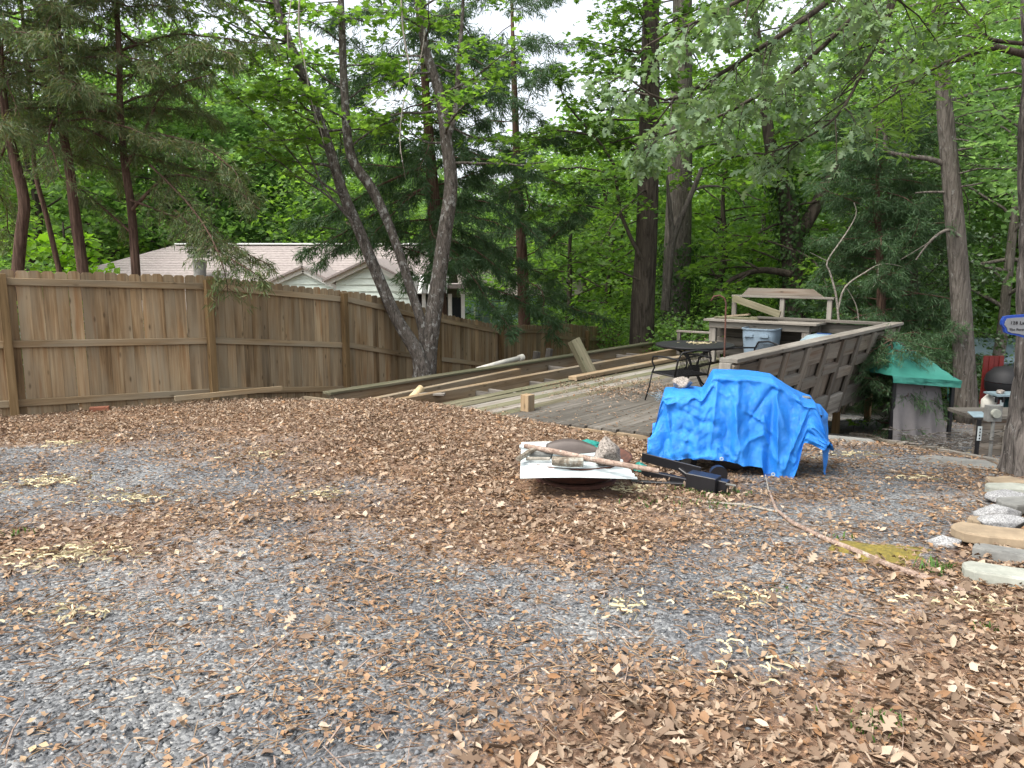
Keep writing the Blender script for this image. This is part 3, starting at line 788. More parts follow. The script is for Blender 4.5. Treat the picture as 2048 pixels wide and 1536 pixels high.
# profile along t: 0..0.42 front curtain, .42..0.62 top, .62..1 back curtain
ft = sst(0, .40, TT); fb = sst(1.0, .66, TT) if False else 1 - sst(.64, 1, TT)
lin_f = np.clip(TT / .40, 0, 1); lin_b = np.clip((1 - TT) / .36, 0, 1)
depth = .24 + .02 * hood
yy = np.where(TT < .40, -depth - .10 * (1 - lin_f) ** 1.0, np.where(TT > .64, depth + .08 * (1 - lin_b), -depth + (TT - .40) / .24 * 2 * depth))
zz = np.where(TT < .40, hem + (ztop - hem) * lin_f, np.where(TT > .64, hem_b + (ztop - hem_b) * lin_b, ztop))
# round the shoulders, slope the hood front
zz = zz - .03 * np.exp(-((TT - .40) / .03) ** 2) - .03 * np.exp(-((TT - .64) / .03) ** 2)
hoodfront = np.exp(-((TT - .36) / .07) ** 2) * hood
yy = yy + .05 * hoodfront
# end curtains
zz = zz * (1 - endf) + np.minimum(zz, np.where(SS > 0, .30, .26) + .06 * np.sin(TT * 9)) * endf
SX = SS + np.sign(SS) * .03 * endf - .09 * (1 - lin_f) * (TT < .4) * sst(.2, .74, SS)
# vertical folds and creases
fold = (.022 * np.sin(SS * 17 + 2.5 * np.sin(TT * 5)) + .016 * np.sin(SS * 37 + TT * 8)) * (1 - lin_f) * (TT < .4)
ridge = .035 * np.exp(-((SS + .02 - .03 * TT) / .025) ** 2) * (TT < .40) - .03 * np.exp(-((SS - .25 - .1 * TT) / .03) ** 2) * (TT < .38)
top_k = np.where(TT > .40, .45, 1)
cr = (np.abs(fbm(SS * 4.5 + 3, TT * 6, 41, 3) - .5) * .11 + np.abs(fbm(SS * 14 + TT * 9, TT * 15 - SS * 6, 51, 2) - .5) * .03) * top_k
cr2 = (1 - 2 * np.abs(fbm(SS * 4.5 + TT * 3, TT * 5 - SS * 2, 77, 3) - .5)) ** 6 * .035
lf = np.zeros_like(SS)
for (a0, b0, a1, b1, am, wd_) in ((-.60, .38, -.50, .0, .05, .022), (-.17, .40, -.22, .0, .035, .02), (-.17, .38, .10, .20, -.03, .025), (.28, .38, .05, .16, -.035, .025), (.30, .36, .34, .0, .05, .02), (.58, .38, .40, .05, .045, .02), (-.45, .30, -.10, .12, -.03, .03), (.05, .24, .33, .18, .03, .018)):
    dx_, dy_ = (a1 - a0), (b1 - b0) * 2
    tq = np.clip(((SS - a0) * dx_ + (TT - b0) * 2 * dy_) / (dx_ ** 2 + dy_ ** 2), 0, 1)
    ds = np.hypot(SS - a0 - dx_ * tq, (TT - b0) * 2 - dy_ * tq)
    lf = lf + am * np.exp(-ds / wd_ * 1.2) * np.sin(np.pi * np.clip(tq * .9 + .1, 0, 1))
yy = yy - lf * (TT < .45)
yy = yy - fold - ridge - cr - cr2 * (TT < .45)
zz = zz + (np.abs(fbm(SS * 9, TT * 12, 61, 3) - .5) - .1) * .03 * (1 - .7 * hood * (TT > .4))
V = np.stack([SX, yy, zz], -1).reshape(-1, 3)
ii = np.arange(ns * nt).reshape(nt, ns)
F = np.stack([ii[:-1, :-1], ii[:-1, 1:], ii[1:, 1:], ii[1:, :-1]], -1).reshape(-1, 4)
tarp = thing('blue_tarp', GO, 'crumpled bright blue tarpaulin draped over the grill by the deck', 'tarp', GR)
link('sheet', fast_mesh('tarp_sheet', V, F, True), M_TARP, tarp)
# hanging corner flap at the right
def patch(rows, nu, seed, amp):
    """rows of (left point, right point); subdivided and crumpled"""
    rows = [(Vector(a), Vector(b)) for a, b in rows]
    nr = (len(rows) - 1) * 8 + 1
    V = []
    for i in range(nr):
        q = i / 8; k = min(int(q), len(rows) - 2); f = q - k
        a, b = rows[k][0].lerp(rows[k + 1][0], f), rows[k][1].lerp(rows[k + 1][1], f)
        for j in range(nu):
            p = a.lerp(b, j / (nu - 1))
            d = (float(fbm(p.x * 9 + seed, p.z * 9, seed)) - .5) * amp
            V.append((p.x + d * .4, p.y - d, p.z))
    I = np.arange(nr * nu).reshape(nr, nu)
    return np.array(V), np.stack([I[:-1, :-1], I[:-1, 1:], I[1:, 1:], I[1:, :-1]], -1).reshape(-1, 4)
V, F = patch([((.54, -.20, .60), (.58, .22, .60)), ((.66, -.24, .56), (.70, .18, .58)), ((.66, -.22, .40), (.76, .10, .50)), ((.70, -.14, .22), (.77, .02, .30)), ((.72, -.10, .03), (.735, -.08, .03))], 14, 5, .08)
link('corner_flap', fast_mesh('tarp_flap', V, F, True), M_TARP, tarp)
for (s, z) in ((-.12, .19), (.29, .085)):
    yv = -.24 - .10 - .055
    k = np.argmin((sv - s) ** 2); row = V
    MB().lathe([(.008, 0), (.016, 0), (.016, .006), (.008, .006)], 14).build('grommet', M_WHITE, tarp, wm(tarp) @ Matrix.Translation((s, yv - .02, z)) @ Matrix.Rotation(math.pi / 2, 4, 'X'))
rs_ = np.random.default_rng(3)
fr = MB()
for k in range(40):
    p = Vector((-.64 + rs_.normal(0, .02), -.2 + rs_.normal(0, .03), .66 + rs_.normal(0, .015)))
    fr.tube([p, p + Vector((rs_.normal(-.03, .02), rs_.normal(-.01, .02), rs_.normal(.01, .03)))], .0015, 3)
fr.build('frayed_corner', M_BLUELID, tarp)

# ------------------------------------------------------------------ stones
def stone_mesh(name, sx, sy, sz, seed, rough=.22, flat=False, boxy=.0):
    bm = bmesh.new()
    bmesh.ops.create_icosphere(bm, subdivisions=4, radius=1)
    r = np.random.default_rng(seed)
    planes = [(Vector(r.normal(size=3)).normalized(), r.uniform(.62, .92)) for _ in range(11)]
    if flat: planes = [(Vector((0, 0, 1)), .6), (Vector((0, 0, -1)), .6)] + planes
    ph = r.uniform(0, 6, 6)
    for v in bm.verts:
        p = v.co.normalized()
        q = 1.0
        for nv, dd in planes:
            c = p.dot(nv)
            if c > 1e-3: q = min(q, dd / c)
        q *= 1 + rough * .12 * (math.sin(p.x * 7 + ph[0]) * math.sin(p.y * 6 + ph[1]) + math.sin(p.z * 8 + ph[2]) * .6 + .5 * math.sin(p.x * 17 + ph[3]) * math.sin(p.z * 15 + ph[4]))
        v.co = Vector((p.x * q * sx, p.y * q * sy, p.z * q * sz))
    me = bpy.data.meshes.new(name); bm.to_mesh(me); bm.free()
    me.polygons.foreach_set('use_smooth', [True] * len(me.polygons))
    return me
def stone(loc, dims, rz, mat, seed, label, flat=False, tilt=0, name='stone'):
    o = link(name, stone_mesh(name, *[d / 2 for d in dims], seed, flat=flat), mat)
    o.location = loc; o.rotation_euler = (tilt, 0, rz)
    return tag(o, label, 'stone')
Mg = wm(grill)
stone(Mg @ Vector((-.47, .02, .745)), (.20, .20, .12), .3, M_GRANITE_P, 4, 'speckled stone weighing down the left end of the blue tarp')
stone(Mg @ Vector((.47, -.10, .67)), (.24, .12, .07), -.15, M_SLATE_D, 8, 'flat grey stone on the right shoulder of the blue tarp', True)
# slabs and stones along the right edge
def slab(loc, L, w, h, rz, mat, seed, label, tilt=0, tilty=0, cat='stone', name='stone_slab', chip=.03):
    r = np.random.default_rng(seed)
    n = 14; out = []
    for k in range(n):
        th = 2 * math.pi * k / n
        c, s = math.cos(th), math.sin(th)
        q = 1 / max(abs(c), abs(s)) ** .85
        out.append((c * q * L / 2 * (1 + r.uniform(-chip, chip)), s * q * w / 2 * (1 + r.uniform(-chip * 2, chip * 2))))
    V = [(x * .99, y * .99, 0) for x, y in out] + [(x, y, h * .15) for x, y in out] + [(x, y, h * .85) for x, y in out] + [(x * .97, y * .96, h + r.uniform(-.05, .05) * h) for x, y in out]
    F = [list(range(n))[::-1]] + [[j * n + k, j * n + (k + 1) % n, (j + 1) * n + (k + 1) % n, (j + 1) * n + k] for j in range(3) for k in range(n)] + [[3 * n + k for k in range(n)]]
    o = link(name, mesh(name, V, F), mat)
    o.location = loc; o.rotation_euler = (tilt, tilty, rz)
    return tag(o, label, cat)
def gp(px, py, dz=0):
    p = G(px, py); return (p[0], p[1], p[2] + dz)
slab(gp(2012, 1168, -.02), .40, .18, .075, math.radians(-24), M_SLATE, 1, 'pale grey-green stone block lying lowest at the right edge', tilt=-.05)
slab(gp(2034, 1128, -.01), .42, .13, .07, math.radians(-30), M_SLATE_D, 2, 'grey slate slab just behind the pale stone block', tilt=-.08)
slab(gp(1985, 1092, .03), .42, .22, .055, math.radians(-22), M_SLATE_B, 3, 'wavy brown flagstone resting on the timber bed corner', chip=.07)
stone(gp(1888, 1092, .02), (.19, .13, .10), -.5, M_GRANITE, 11, 'small white speckled granite stone alone beside the leaves')
stone(gp(2003, 1072, .075), (.30, .17, .11), -.1, M_GRANITE, 12, 'white speckled granite stone lying on the brown flagstone')
stone(gp(1995, 1046, .06), (.32, .2, .14), .2, M_GRANITE, 13, 'rounded grey speckled granite stone with brown slate against it')
stone(gp(2014, 1008, .04), (.32, .18, .12), .05, M_GRANITE, 14, 'grey speckled granite stone second from the big tree')
slab(gp(1980, 1056, .01), .28, .10, .05, .12, M_SLATE_B, 15, 'narrow brown slate wedged before the rounded granite stone', chip=.08)
slab(gp(2040, 1030, .03), .3, .18, .06, .2, M_SLATE_D, 16, 'dark slate piece at the right edge behind the granite stones')
slab(gp(2020, 990, .01), .34, .16, .06, -.1, M_SLATE, 17, 'pale slate lying flat behind the granite stones')
slab(gp(2012, 972, .0), .26, .2, .05, .1, M_SLATE_B, 18, 'tan pointed flagstone near the foot of the big tree', chip=.09)
q = gp(2052, 1092, -.02)
bed = thing('timber_bed', q, 'low timber edging of the raised bed at the right edge', 'garden bed')
board('side_board', (q[0] - .05, q[1] - .12, q[2] + .06), (q[0] + .45, q[1] + .62, q[2] + .06), .04, .14, M_OLDER, bed)
board('side_board', (q[0] - .04, q[1] - .14, q[2] + .06), (q[0] + .75, q[1] - .55, q[2] + .06), .04, .14, M_OLDER, bed)
slab(gp(1915, 928, -.03), .62, .38, .05, math.radians(-26), M_CONC, 21, 'weathered concrete paving slab near the big tree', cat='paving slab', name='paving_slab', chip=.02)
slab(gp(1690, 884, -.03), .62, .42, .05, math.radians(-30), M_CONC, 22, 'mossy paving slab beside the tarp at the timber edge', cat='paving slab', name='paving_slab', chip=.02)
# timber edging
e0, e1, e2 = G(1640, 870), G(1830, 893), G(2000, 930)
edg = thing('timber_edging', (e1[0], e1[1], e1[2]), 'grey landscape timbers edging the gravel behind the paving slabs', 'edging')
for a, b in ((e0, e1), (e1, e2)):
    a, b = Vector(a), Vector(b); dd = (b - a).normalized() * .004
    board('timber', a + dd + Vector((0, 0, -.02)), b - dd + Vector((0, 0, -.01)), .10, .12, M_OLDER, edg)

# ------------------------------------------------------------------ fire pit and what lies on it
fp = G(1158, 985)
FPO = Vector((fp[0], fp[1] + .30, float(zg(fp[0], fp[1] + .30)) + .03))
pit = thing('fire_pit', FPO, 'rusty round fire bowl half hidden under a white metal sheet', 'fire pit')
MB().lathe([(.0, .03), (.27, .03), (.30, .05), (.36, .10), (.41, .16), (.43, .19), (.41, .19), (.34, .12), (.25, .06), (0, .05)], 40).build('bowl', M_RUST, pit, smooth=True)
MB().lathe([(.285, .0), (.31, .0), (.315, .025), (.29, .03), (.285, .0)], 40).build('base_ring', M_RUST, pit)
A, B = P(1040, 958, 5.22), P(1277, 961, 5.16)
zt = FPO.z + .20
# corrugated sheet: ribs run left to right
x0, x1, y0, y1 = A[0], B[0], 5.2, 6.12
nv_ = 141; yv = np.linspace(y0, y1, nv_)
prof = np.array([0.008 * max(-1, min(1, 2.2 * math.sin((y - y0) * 2 * math.pi / .066))) for y in yv])
V, F = [], []
for i, y in enumerate(yv):
    f = (y - y0) / (y1 - y0); dz = prof[i] - .045 * max(0, (1 - f * 2.4))
    xa, xb = x0 + .0 + .02 * f, x1 - .30 * f * .5
    for x in np.linspace(xa, xb, 5): V.append((x, y, zt + dz + .01 * math.sin(x * 4)))
for i in range(nv_ - 1):
    for j in range(4): F.append([i * 5 + j, i * 5 + j + 1, (i + 1) * 5 + j + 1, (i + 1) * 5 + j])
sheet = link('metal_sheet', mesh('metal_sheet', V, F), M_WHITE)
sol = sheet.modifiers.new('thickness', 'SOLIDIFY'); sol.thickness = .002; sol.offset = -1
tag(sheet, 'white corrugated metal sheet lying over the fire bowl', 'metal sheet')
ZS = zt + .014
def on(px, py, dz=0):           # a point on the sheet's plane
    d = ray(px, py); t = (ZS + dz - EYE) / d[2]
    return Vector((d[0] * t, d[1] * t, ZS + dz))
def log_piece(pts, r, mat, label, name='stick', cat='stick', n=9, jit=.08, cutm=None):
    c = sum(pts, Vector((0, 0, 0))) / len(pts)
    mb = MB(); mb.tube([p - c for p in pts], r, n, jit=jit)
    o = mb.build(name, mat, None, smooth=False); o.location = c
    return tag(o, label, cat)
bo = stone(on(1213, 903, .085), (.185, .165, .24), .4, M_GRANITE_P, 31, 'large pyramid-shaped speckled boulder on the metal sheet', name='boulder')
for v in bo.data.vertices:
    q = 1.1 - 1.9 * v.co.z; v.co.x *= q; v.co.y *= q; v.co.x -= .12 * v.co.z
log_piece([on(1105, 922, .03), on(1140, 924, .03), on(1166, 924, .03)], [.034, .036, .034], M_LOG, 'short grey split log lying at the front of the metal sheet', 'split_log', 'log', 10)
log_piece([on(1060, 905, .03), on(1104, 908, .03)], [.035, .033], M_SLATE_D, 'short dark log behind the split log on the sheet', 'split_log', 'log', 10)
log_piece([on(1050, 892, .07), on(1110, 903, .065), on(1180, 918, .05), on(1260, 932, .045), on(1318, 942, .03)], [.019, .02, .02, .019, .017], M_BRANCH, 'long smooth pole lying diagonally across the metal sheet', 'wooden_pole', 'pole', 10, .03)
log_piece([on(1036, 918, .03), on(1062, 902, .05), on(1080, 898, .06)], [.02, .022, .018], M_LOG, 'lichened branch stub poking off the left of the sheet', 'stick', 'stick', 8)
log_piece([on(1040, 893, .02), on(1062, 895, .02), on(1085, 897, .02)], [.016, .016, .013], M_WHITE, 'thin white peeled stick at the back left of the sheet', 'stick', 'stick', 8)
log_piece([on(1052, 917, .015), on(1100, 918, .015)], [.014, .012], M_DEADTWIG, 'pale flat stick left of the split log', 'stick', 'stick', 8)
# shovel blade like a pan
pan = thing('shovel_blade', on(1145, 903, .05), 'dark brown shovel blade lying on the pole', 'shovel', -.18)
V, F = [], []
nn_ = 16
for i in range(nn_ + 1):
    f = i / nn_; w_ = .085 * math.sin(math.pi * min(1, .08 + f * .92) ** .8) ** .6 if i < nn_ else .02
    for j in range(7):
        g = j / 6 * 2 - 1
        V.append((-.20 + .40 * f, g * w_, .018 * g * g + .03 * math.sin(f * 3)))
for i in range(nn_):
    for j in range(6): F.append([i * 7 + j, i * 7 + j + 1, (i + 1) * 7 + j + 1, (i + 1) * 7 + j])
bl = link('blade', mesh('blade', V, F, True), M_BROWNLEATHER, pan); bl.rotation_euler = (.5, 0, 0)
s2 = bl.modifiers.new('thickness', 'SOLIDIFY'); s2.thickness = .006
MB().tube([(.19, 0, .03), (.25, 0, .02)], [.02, .016], 8).build('socket', M_SLATE_D, pan)
def blob(loc, dims, seed, mat, label, name, cat, rz=0):
    o = link(name, stone_mesh(name, *[d / 2 for d in dims], seed, rough=.8), mat); o.location = loc; o.rotation_euler = (0, 0, rz)
    return tag(o, label, cat)
blob(on(1175, 890, .03), (.26, .20, .09), 71, M_TEAL, 'teal plastic bag bundled at the back of the metal sheet', 'plastic_bag', 'bag')
q = G(1283, 948); blob((q[0], q[1] + .05, q[2] + .04), (.12, .12, .1), 72, M_TEAL, 'small teal plastic scrap on the ground right of the sheet', 'plastic_scrap', 'plastic')
# trailer coupler
hg = G(1380, 975); HZ = hg[2]
hitch = thing('trailer_tongue', (hg[0], hg[1], HZ), 'black steel trailer tongue with coupler lying beside the fire bowl', 'trailer tongue')
def hp(px, py, z):
    d = ray(px, py); t = (HZ + z - EYE) / d[2]; return Vector((d[0] * t, d[1] * t, HZ + z))
board('angle_bar', hp(1284, 914, .15), hp(1402, 944, .13), .012, .075, M_BLACK, hitch)
board('angle_bar', hp(1284, 916, .118), hp(1402, 946, .098), .07, .012, M_BLACK, hitch)
board('frame_bar', hp(1285, 944, .05), hp(1392, 966, .05), .045, .045, M_BLACK, hitch)
board('frame_bar', hp(1262, 966, .02), hp(1396, 972, .03), .05, .045, M_BLACK, hitch)
board('tongue_box', hp(1378, 958, .09), hp(1436, 970, .08), .13, .12, M_BLACK, hitch)
board('coupler', hp(1432, 968, .075), hp(1456, 973, .07), .085, .085, M_BLACK, hitch)
board('brace', hp(1358, 938, .12), hp(1385, 958, .07), .03, .03, M_BLACK, hitch)
MB().tube([hp(1452, 968, .10) - Vector(hitch.location), hp(1470, 971, .09) - Vector(hitch.location), hp(1468, 984, .0) - Vector(hitch.location), hp(1476, 986, .0) - Vector(hitch.location)], .009, 6).build('latch_pin', M_SLATE_D, hitch)
MB().tube([Vector(hp(1445, 957, .05)) - Vector(hitch.location) + Vector((0, .10, 0)), Vector(hp(1445, 957, .05)) - Vector(hitch.location) + Vector((0, .15, 0))], .07, 18).build('jack_wheel', M_BLACK, hitch)
log_piece([Vector(gp(1490, 1012, .01)), Vector(gp(1420, 1010, .012)), Vector(gp(1370, 1002, .012)), Vector(gp(1330, 996, .01))], [.006, .008, .009, .007], M_DEADTWIG, 'thin curved twig on the weeds in front of the trailer tongue', 'twig', 'branch', 6)
# long fallen branch
pts = [Vector(gp(*q)) for q in ((1538, 988), (1552, 1025), (1585, 1052), (1650, 1085), (1720, 1115), (1780, 1142), (1850, 1166), (1905, 1186), (1950, 1204))]
pts = [p + Vector((0, 0, .018)) for p in pts]
br = thing('fallen_branch', pts[4], 'long bare fallen branch snaking across the gravel at the right', 'branch')
MB().tube([p - pts[4] for p in pts], [.008, .010, .013, .015, .017, .018, .018, .017, .014], 9, jit=.07).build('limb', M_BRANCH, br)
MB().tube([Vector(gp(1555, 1028, .012)) - pts[4], Vector(gp(1500, 1016, .015)) - pts[4], Vector(gp(1440, 1012, .02)) - pts[4]], [.008, .007, .005], 7).build('side_twig', M_DEADTWIG, br)
MB().tube([Vector(gp(1538, 990, .015)) - pts[4], Vector(gp(1530, 965, .06)) - pts[4]], [.007, .004], 6).build('side_twig', M_DEADTWIG, br)
pts = [Vector(gp(*q)) + Vector((0, 0, .03)) for q in ((1700, 872), (1740, 876), (1775, 890), (1830, 898), (1900, 902))]
log_piece(pts, [.03, .035, .034, .03, .022], M_LOG, 'lichened grey branch lying along the timber edging', 'fallen_branch', 'branch', 9)

rt = np.random.default_rng(44); mb = MB()
for k in range(260):
    yq = rt.uniform(2.2, 8.5); xq = rt.uniform(-.7, .7) * yq
    uq, vq = deck_uv(xq, yq)
    if uq > .2 * vq - .1 and vq < .1 or abs(xq - FPO.x) < .6 and abs(yq - FPO.y) < .6: continue
    a = rt.uniform(0, 3.14); L = rt.uniform(.06, .3); zq = float(zg(xq, yq)) + .02; d = np.array([math.cos(a), math.sin(a), rt.normal(0, .06)]) * L / 2
    pq = np.array([xq, yq, zq]); rd = rt.uniform(.0015, .004)
    mb.tube([pq - d, pq + np.array([rt.normal(0, .01), rt.normal(0, .01), .006]), pq + d], [rd, rd, rd * .5], 4, cap=False)
tag(mb.build('fallen_twigs', M_BRANCH), 'small dry twigs strewn over the gravel', 'twigs', kind='stuff')
# small scattered plants and shreds
SV, SF = [], []
def shreds(px, py, n, spread, seed, label=None):
    c = Vector(gp(px, py, .0)); r = np.random.default_rng(seed)
    V, F = [], []
    for k in range(int(n * 1.7)):
        p = np.array([r.normal(0, spread * 1.35), r.normal(0, spread * .8), 0]); z = r.uniform(.014, .028)
        th = r.uniform(0, math.pi * 2); L = r.uniform(.025, .07); wd = r.uniform(.001, .004); cv = r.normal(0, .45)
        b0 = len(V)
        for i in range(5):
            f = i / 4; a = th + cv * f
            x, y = p[0] + math.cos(a) * L * f, p[1] + math.sin(a) * L * f
            zz_ = z + .004 * math.sin(f * 3.1) + r.uniform(0, .008)
            V += [(x - math.sin(a) * wd, y + math.cos(a) * wd, zz_), (x + math.sin(a) * wd, y - math.cos(a) * wd, zz_ + .006)]
        F += [[b0 + 2 * i, b0 + 2 * i + 1, b0 + 2 * i + 3, b0 + 2 * i + 2] for i in range(4)]
    if label is None:
        SF.extend([[i + len(SV) for i in f] for f in F]); SV.extend([tuple(np.array(v) + np.array([c[0], c[1], float(zg(c[0] + v[0], c[1] + v[1]))])) for v in V]); return
    o = link('leaf_heap', mesh('leaf_heap', V, F), M_STRAW); o.location = c
    return tag(o, label, 'leaf heap')
for k, (px, py, n, s, lab) in enumerate((
    (135, 892, 40, .08, 'pale straw-coloured leaf clump on gravel nearest the fence post'), (100, 970, 60, .13, 'wide straw-coloured clump at the left, beside the bare grey patch'),
    (140, 1118, 95, .13, 'largest pale yellow leaf clump in the brown litter at the left'), (130, 1240, 26, .09, 'pale curled leaf clump on the front left gravel'),
    (250, 1000, 45, .12, 'long pale leaf streak below the grey gravel band'), (530, 915, 22, .08, 'small pale leaf scatter in the litter at mid left'),
    (650, 995, 40, .09, 'greenish straw clump near the small dark gravel patch'), (1250, 1225, 22, .07, 'pale leaf sprig on gravel in the middle foreground'),
    (1540, 1350, 26, .12, 'cream leaf bits in the middle right foreground'), (1940, 1218, 34, .10, 'pale twigs and shreds below the end of the long branch'),
    (1700, 915, 34, .10, 'pale oak leaf clump right of the blue tarp'), (1830, 962, 20, .07, 'pale leaf sprig on gravel before the paving slab'),
    (1965, 908, 50, .10, 'bleached leaf clump on the timber edging by the big tree'), (1490, 1208, 24, .06, 'straw-coloured shreds on the gravel below the branch'),
    (1260, 985, 50, .09, 'pale grass wisps beside the fire bowl'))):
    shreds(px, py, n, s, 100 + k)
tag(link('leaf_shreds', mesh('leaf_shreds', SV, SF), M_STRAW), 'pale straw-coloured leaf shreds drifted on the gravel', 'leaf shreds', kind='stuff')
tc_ = Vector(D(2.2, -1.4, DZ + .722)); o = shreds(1400, 900, 60, .07, 300, 'pale leaf heap on top of the black table'); o.location = (tb.x + .09, tb.y + .05, DZ + .712)
def tuft(px, py, n, sp, h, seed, V, F):
    c = np.array(gp(px, py)); r = np.random.default_rng(seed)
    for k in range(n):
        p = c + np.array([r.normal(0, sp), r.normal(0, sp * .6), 0]); th = r.uniform(0, 6.28); L = h * r.uniform(.5, 1); ln = r.uniform(.2, .9) * L
        w_ = .004; b0 = len(V); d = np.array([math.cos(th), math.sin(th), 0]); s = np.array([-d[1], d[0], 0]) * w_
        V += [tuple(p - s), tuple(p + s), tuple(p + d * ln * .5 + s * .8 + (0, 0, L * .7)), tuple(p + d * ln * .5 - s * .8 + (0, 0, L * .7)), tuple(p + d * ln + (0, 0, L * .9))]
        F += [[b0, b0 + 1, b0 + 2, b0 + 3], [b0 + 3, b0 + 2, b0 + 4]]
V, F = [], []
for k, (px, py, n, sp, h) in enumerate(((1395, 990, 130, .12, .05), (1475, 993, 40, .06, .05), (1880, 1148, 60, .05, .08), (1740, 1470, 50, .06, .04), (1960, 1262, 14, .03, .04), (1770, 1450, 30, .05, .04), (1420, 1015, 60, .12, .04), (25, 1072, 24, .06, .06), (1300, 1010, 50, .15, .05), (1690, 1080, 16, .04, .05), (1560, 1180, 14, .05, .03))):
    tuft(px, py, n, sp, h, 200 + k, V, F)
tag(link('weeds', mesh('weeds', V, F), M_GREENERY), 'short green weeds and grass in the gravel', 'weeds', kind='stuff')
# moss mat
V, F = [], []
mc = G(1760, 1108); nr, na = 9, 40
for i in range(nr + 1):
    for j in range(na):
        th = 2 * math.pi * j / na; q = i / nr * (1 + .25 * math.sin(3 * th + 1) + .15 * math.sin(7 * th))
        x, y = mc[0] + .26 * q * math.cos(th), mc[1] + .20 * q * math.sin(th)
        V.append((x, y, float(zg(x, y)) + .03 * (1 - (i / nr) ** 2) + .006 * math.sin(x * 90) * math.sin(y * 80) + .0))
for i in range(nr):
    for j in range(na): F.append([i * na + j, i * na + (j + 1) % na, (i + 1) * na + (j + 1) % na, (i + 1) * na + j])
tag(link('moss', mesh('moss', V, F, True), M_MOSS), 'yellow-green moss mat in the gravel by the long branch', 'moss', kind='stuff')

# ------------------------------------------------------------------ leaf building blocks
def frames(n, r, tilt, up=True):
    """random leaf frames: axis t (length), s (width), nrm"""
    th = r.uniform(0, 2 * math.pi, n)
    nz = np.stack([r.normal(0, tilt, n), r.normal(0, tilt, n), np.ones(n)], -1)
    nz /= np.linalg.norm(nz, axis=1, keepdims=True)
    t = np.stack([np.cos(th), np.sin(th), np.zeros(n)], -1)
    t -= nz * (t * nz).sum(1, keepdims=True); t /= np.linalg.norm(t, axis=1, keepdims=True)
    return t, np.cross(nz, t), nz
def leaf_geo(pts, r, size, tilt, shape, fold=.25, var=.35, frame=None):
    """shape: outline rows (x along, y across, z lift); strips of it as faces. Returns V,F arrays"""
    n = len(pts)
    t, s, nz = frame if frame is not None else frames(n, r, tilt)
    L = np.asarray(size).reshape(-1, 1) * r.uniform(1 - var, 1 + var, (n, 1))
    sh, fc = shape
    V = np.empty((n, len(sh), 3))
    for k, (x, y, z) in enumerate(sh):
        V[:, k] = pts + L * (t * x + s * y + nz * z)
    F = (np.asarray(fc)[None] + (np.arange(n) * len(sh))[:, None, None]).reshape(-1, len(fc[0]))
    return V.reshape(-1, 3), F
DIA = ([(0, 0, 0), (.45, .36, .10), (1, 0, -.05), (.45, -.36, .10)], [[0, 1, 2], [0, 2, 3]])
STAR = ([(0, 0, 0), (.25, .48, .05), (.5, .22, .05), (.75, .5, -.03), (.72, .16, .03), (1.05, 0, -.08), (.72, -.16, .03), (.75, -.5, -.03), (.5, -.22, .05), (.25, -.48, .05)],
        [[0, 1, 2], [0, 2, 4], [2, 3, 4], [0, 4, 5], [0, 5, 6], [0, 6, 8], [6, 7, 8], [0, 8, 9]])
OAKL = ([(0, 0, 0), (.22, .10, .02), (.34, .36, -.02), (.44, .12, .03), (.62, .44, -.04), (.66, .12, .02), (.84, .26, -.06), (1, 0, -.12), (.84, -.26, -.06), (.66, -.12, .02), (.62, -.44, -.04), (.44, -.12, .03), (.34, -.36, -.02), (.22, -.10, .02)],
        [[0, 1, 13], [1, 2, 3], [1, 3, 13], [13, 3, 11], [13, 11, 12], [3, 4, 5], [3, 5, 11], [11, 5, 9], [11, 9, 10], [5, 6, 7], [5, 7, 9], [9, 7, 8]])
OAKN = ([(x, y * .72, z) for x, y, z in OAKL[0]], OAKL[1])
OAKC = ([(x, y * .8, z + .45 * (x - .45) ** 2 + .55 * y * y) for x, y, z in OAKL[0]], OAKL[1])
NLIT = ([(0, 0, 0), (.5, .022, .04), (1, 0, 0), (.5, -.022, .04)], [[0, 1, 2], [0, 2, 3]])
NEED = ([(0, 0, 0), (.4, .055, 0), (1, 0, 0), (.4, -.055, 0)], [[0, 1, 2], [0, 2, 3]])
CURL = ([(0, .0, .0), (.25, .17, .16), (.25, 0, .0), (.25, -.17, .12), (.62, .20, .22), (.62, 0, .06), (.62, -.19, .20), (1, .02, .22)],
        [[0, 2, 1], [0, 3, 2], [1, 2, 5], [1, 5, 4], [2, 3, 6], [2, 6, 5], [4, 5, 7], [5, 6, 7]])
CURL2 = ([(0, .0, .14), (.22, .10, .02), (.28, -.07, .0), (.42, .30, .24), (.5, 0, .03), (.46, -.27, .05), (.76, .14, .12), (.78, -.19, .24), (1, 0, .0)],
         [[0, 2, 1], [1, 2, 4], [1, 4, 3], [2, 5, 4], [3, 4, 6], [4, 5, 7], [4, 7, 6], [6, 7, 8]])
BIT = ([(0, .0, .05), (.3, .3, .0), (.45, 0, .12), (.4, -.32, .03), (1, .08, .06)], [[0, 2, 1], [0, 3, 2], [1, 2, 4], [2, 3, 4]])
ROLL = ([(0, .05, .02), (0, -.05, .02), (.5, .09, .02), (.5, 0, .14), (.5, -.09, .02), (1, .04, .05), (1, -.04, .05)],
        [[0, 1, 3], [0, 3, 2], [1, 4, 3], [2, 3, 5], [3, 4, 6], [3, 6, 5], [0, 2, 5]])
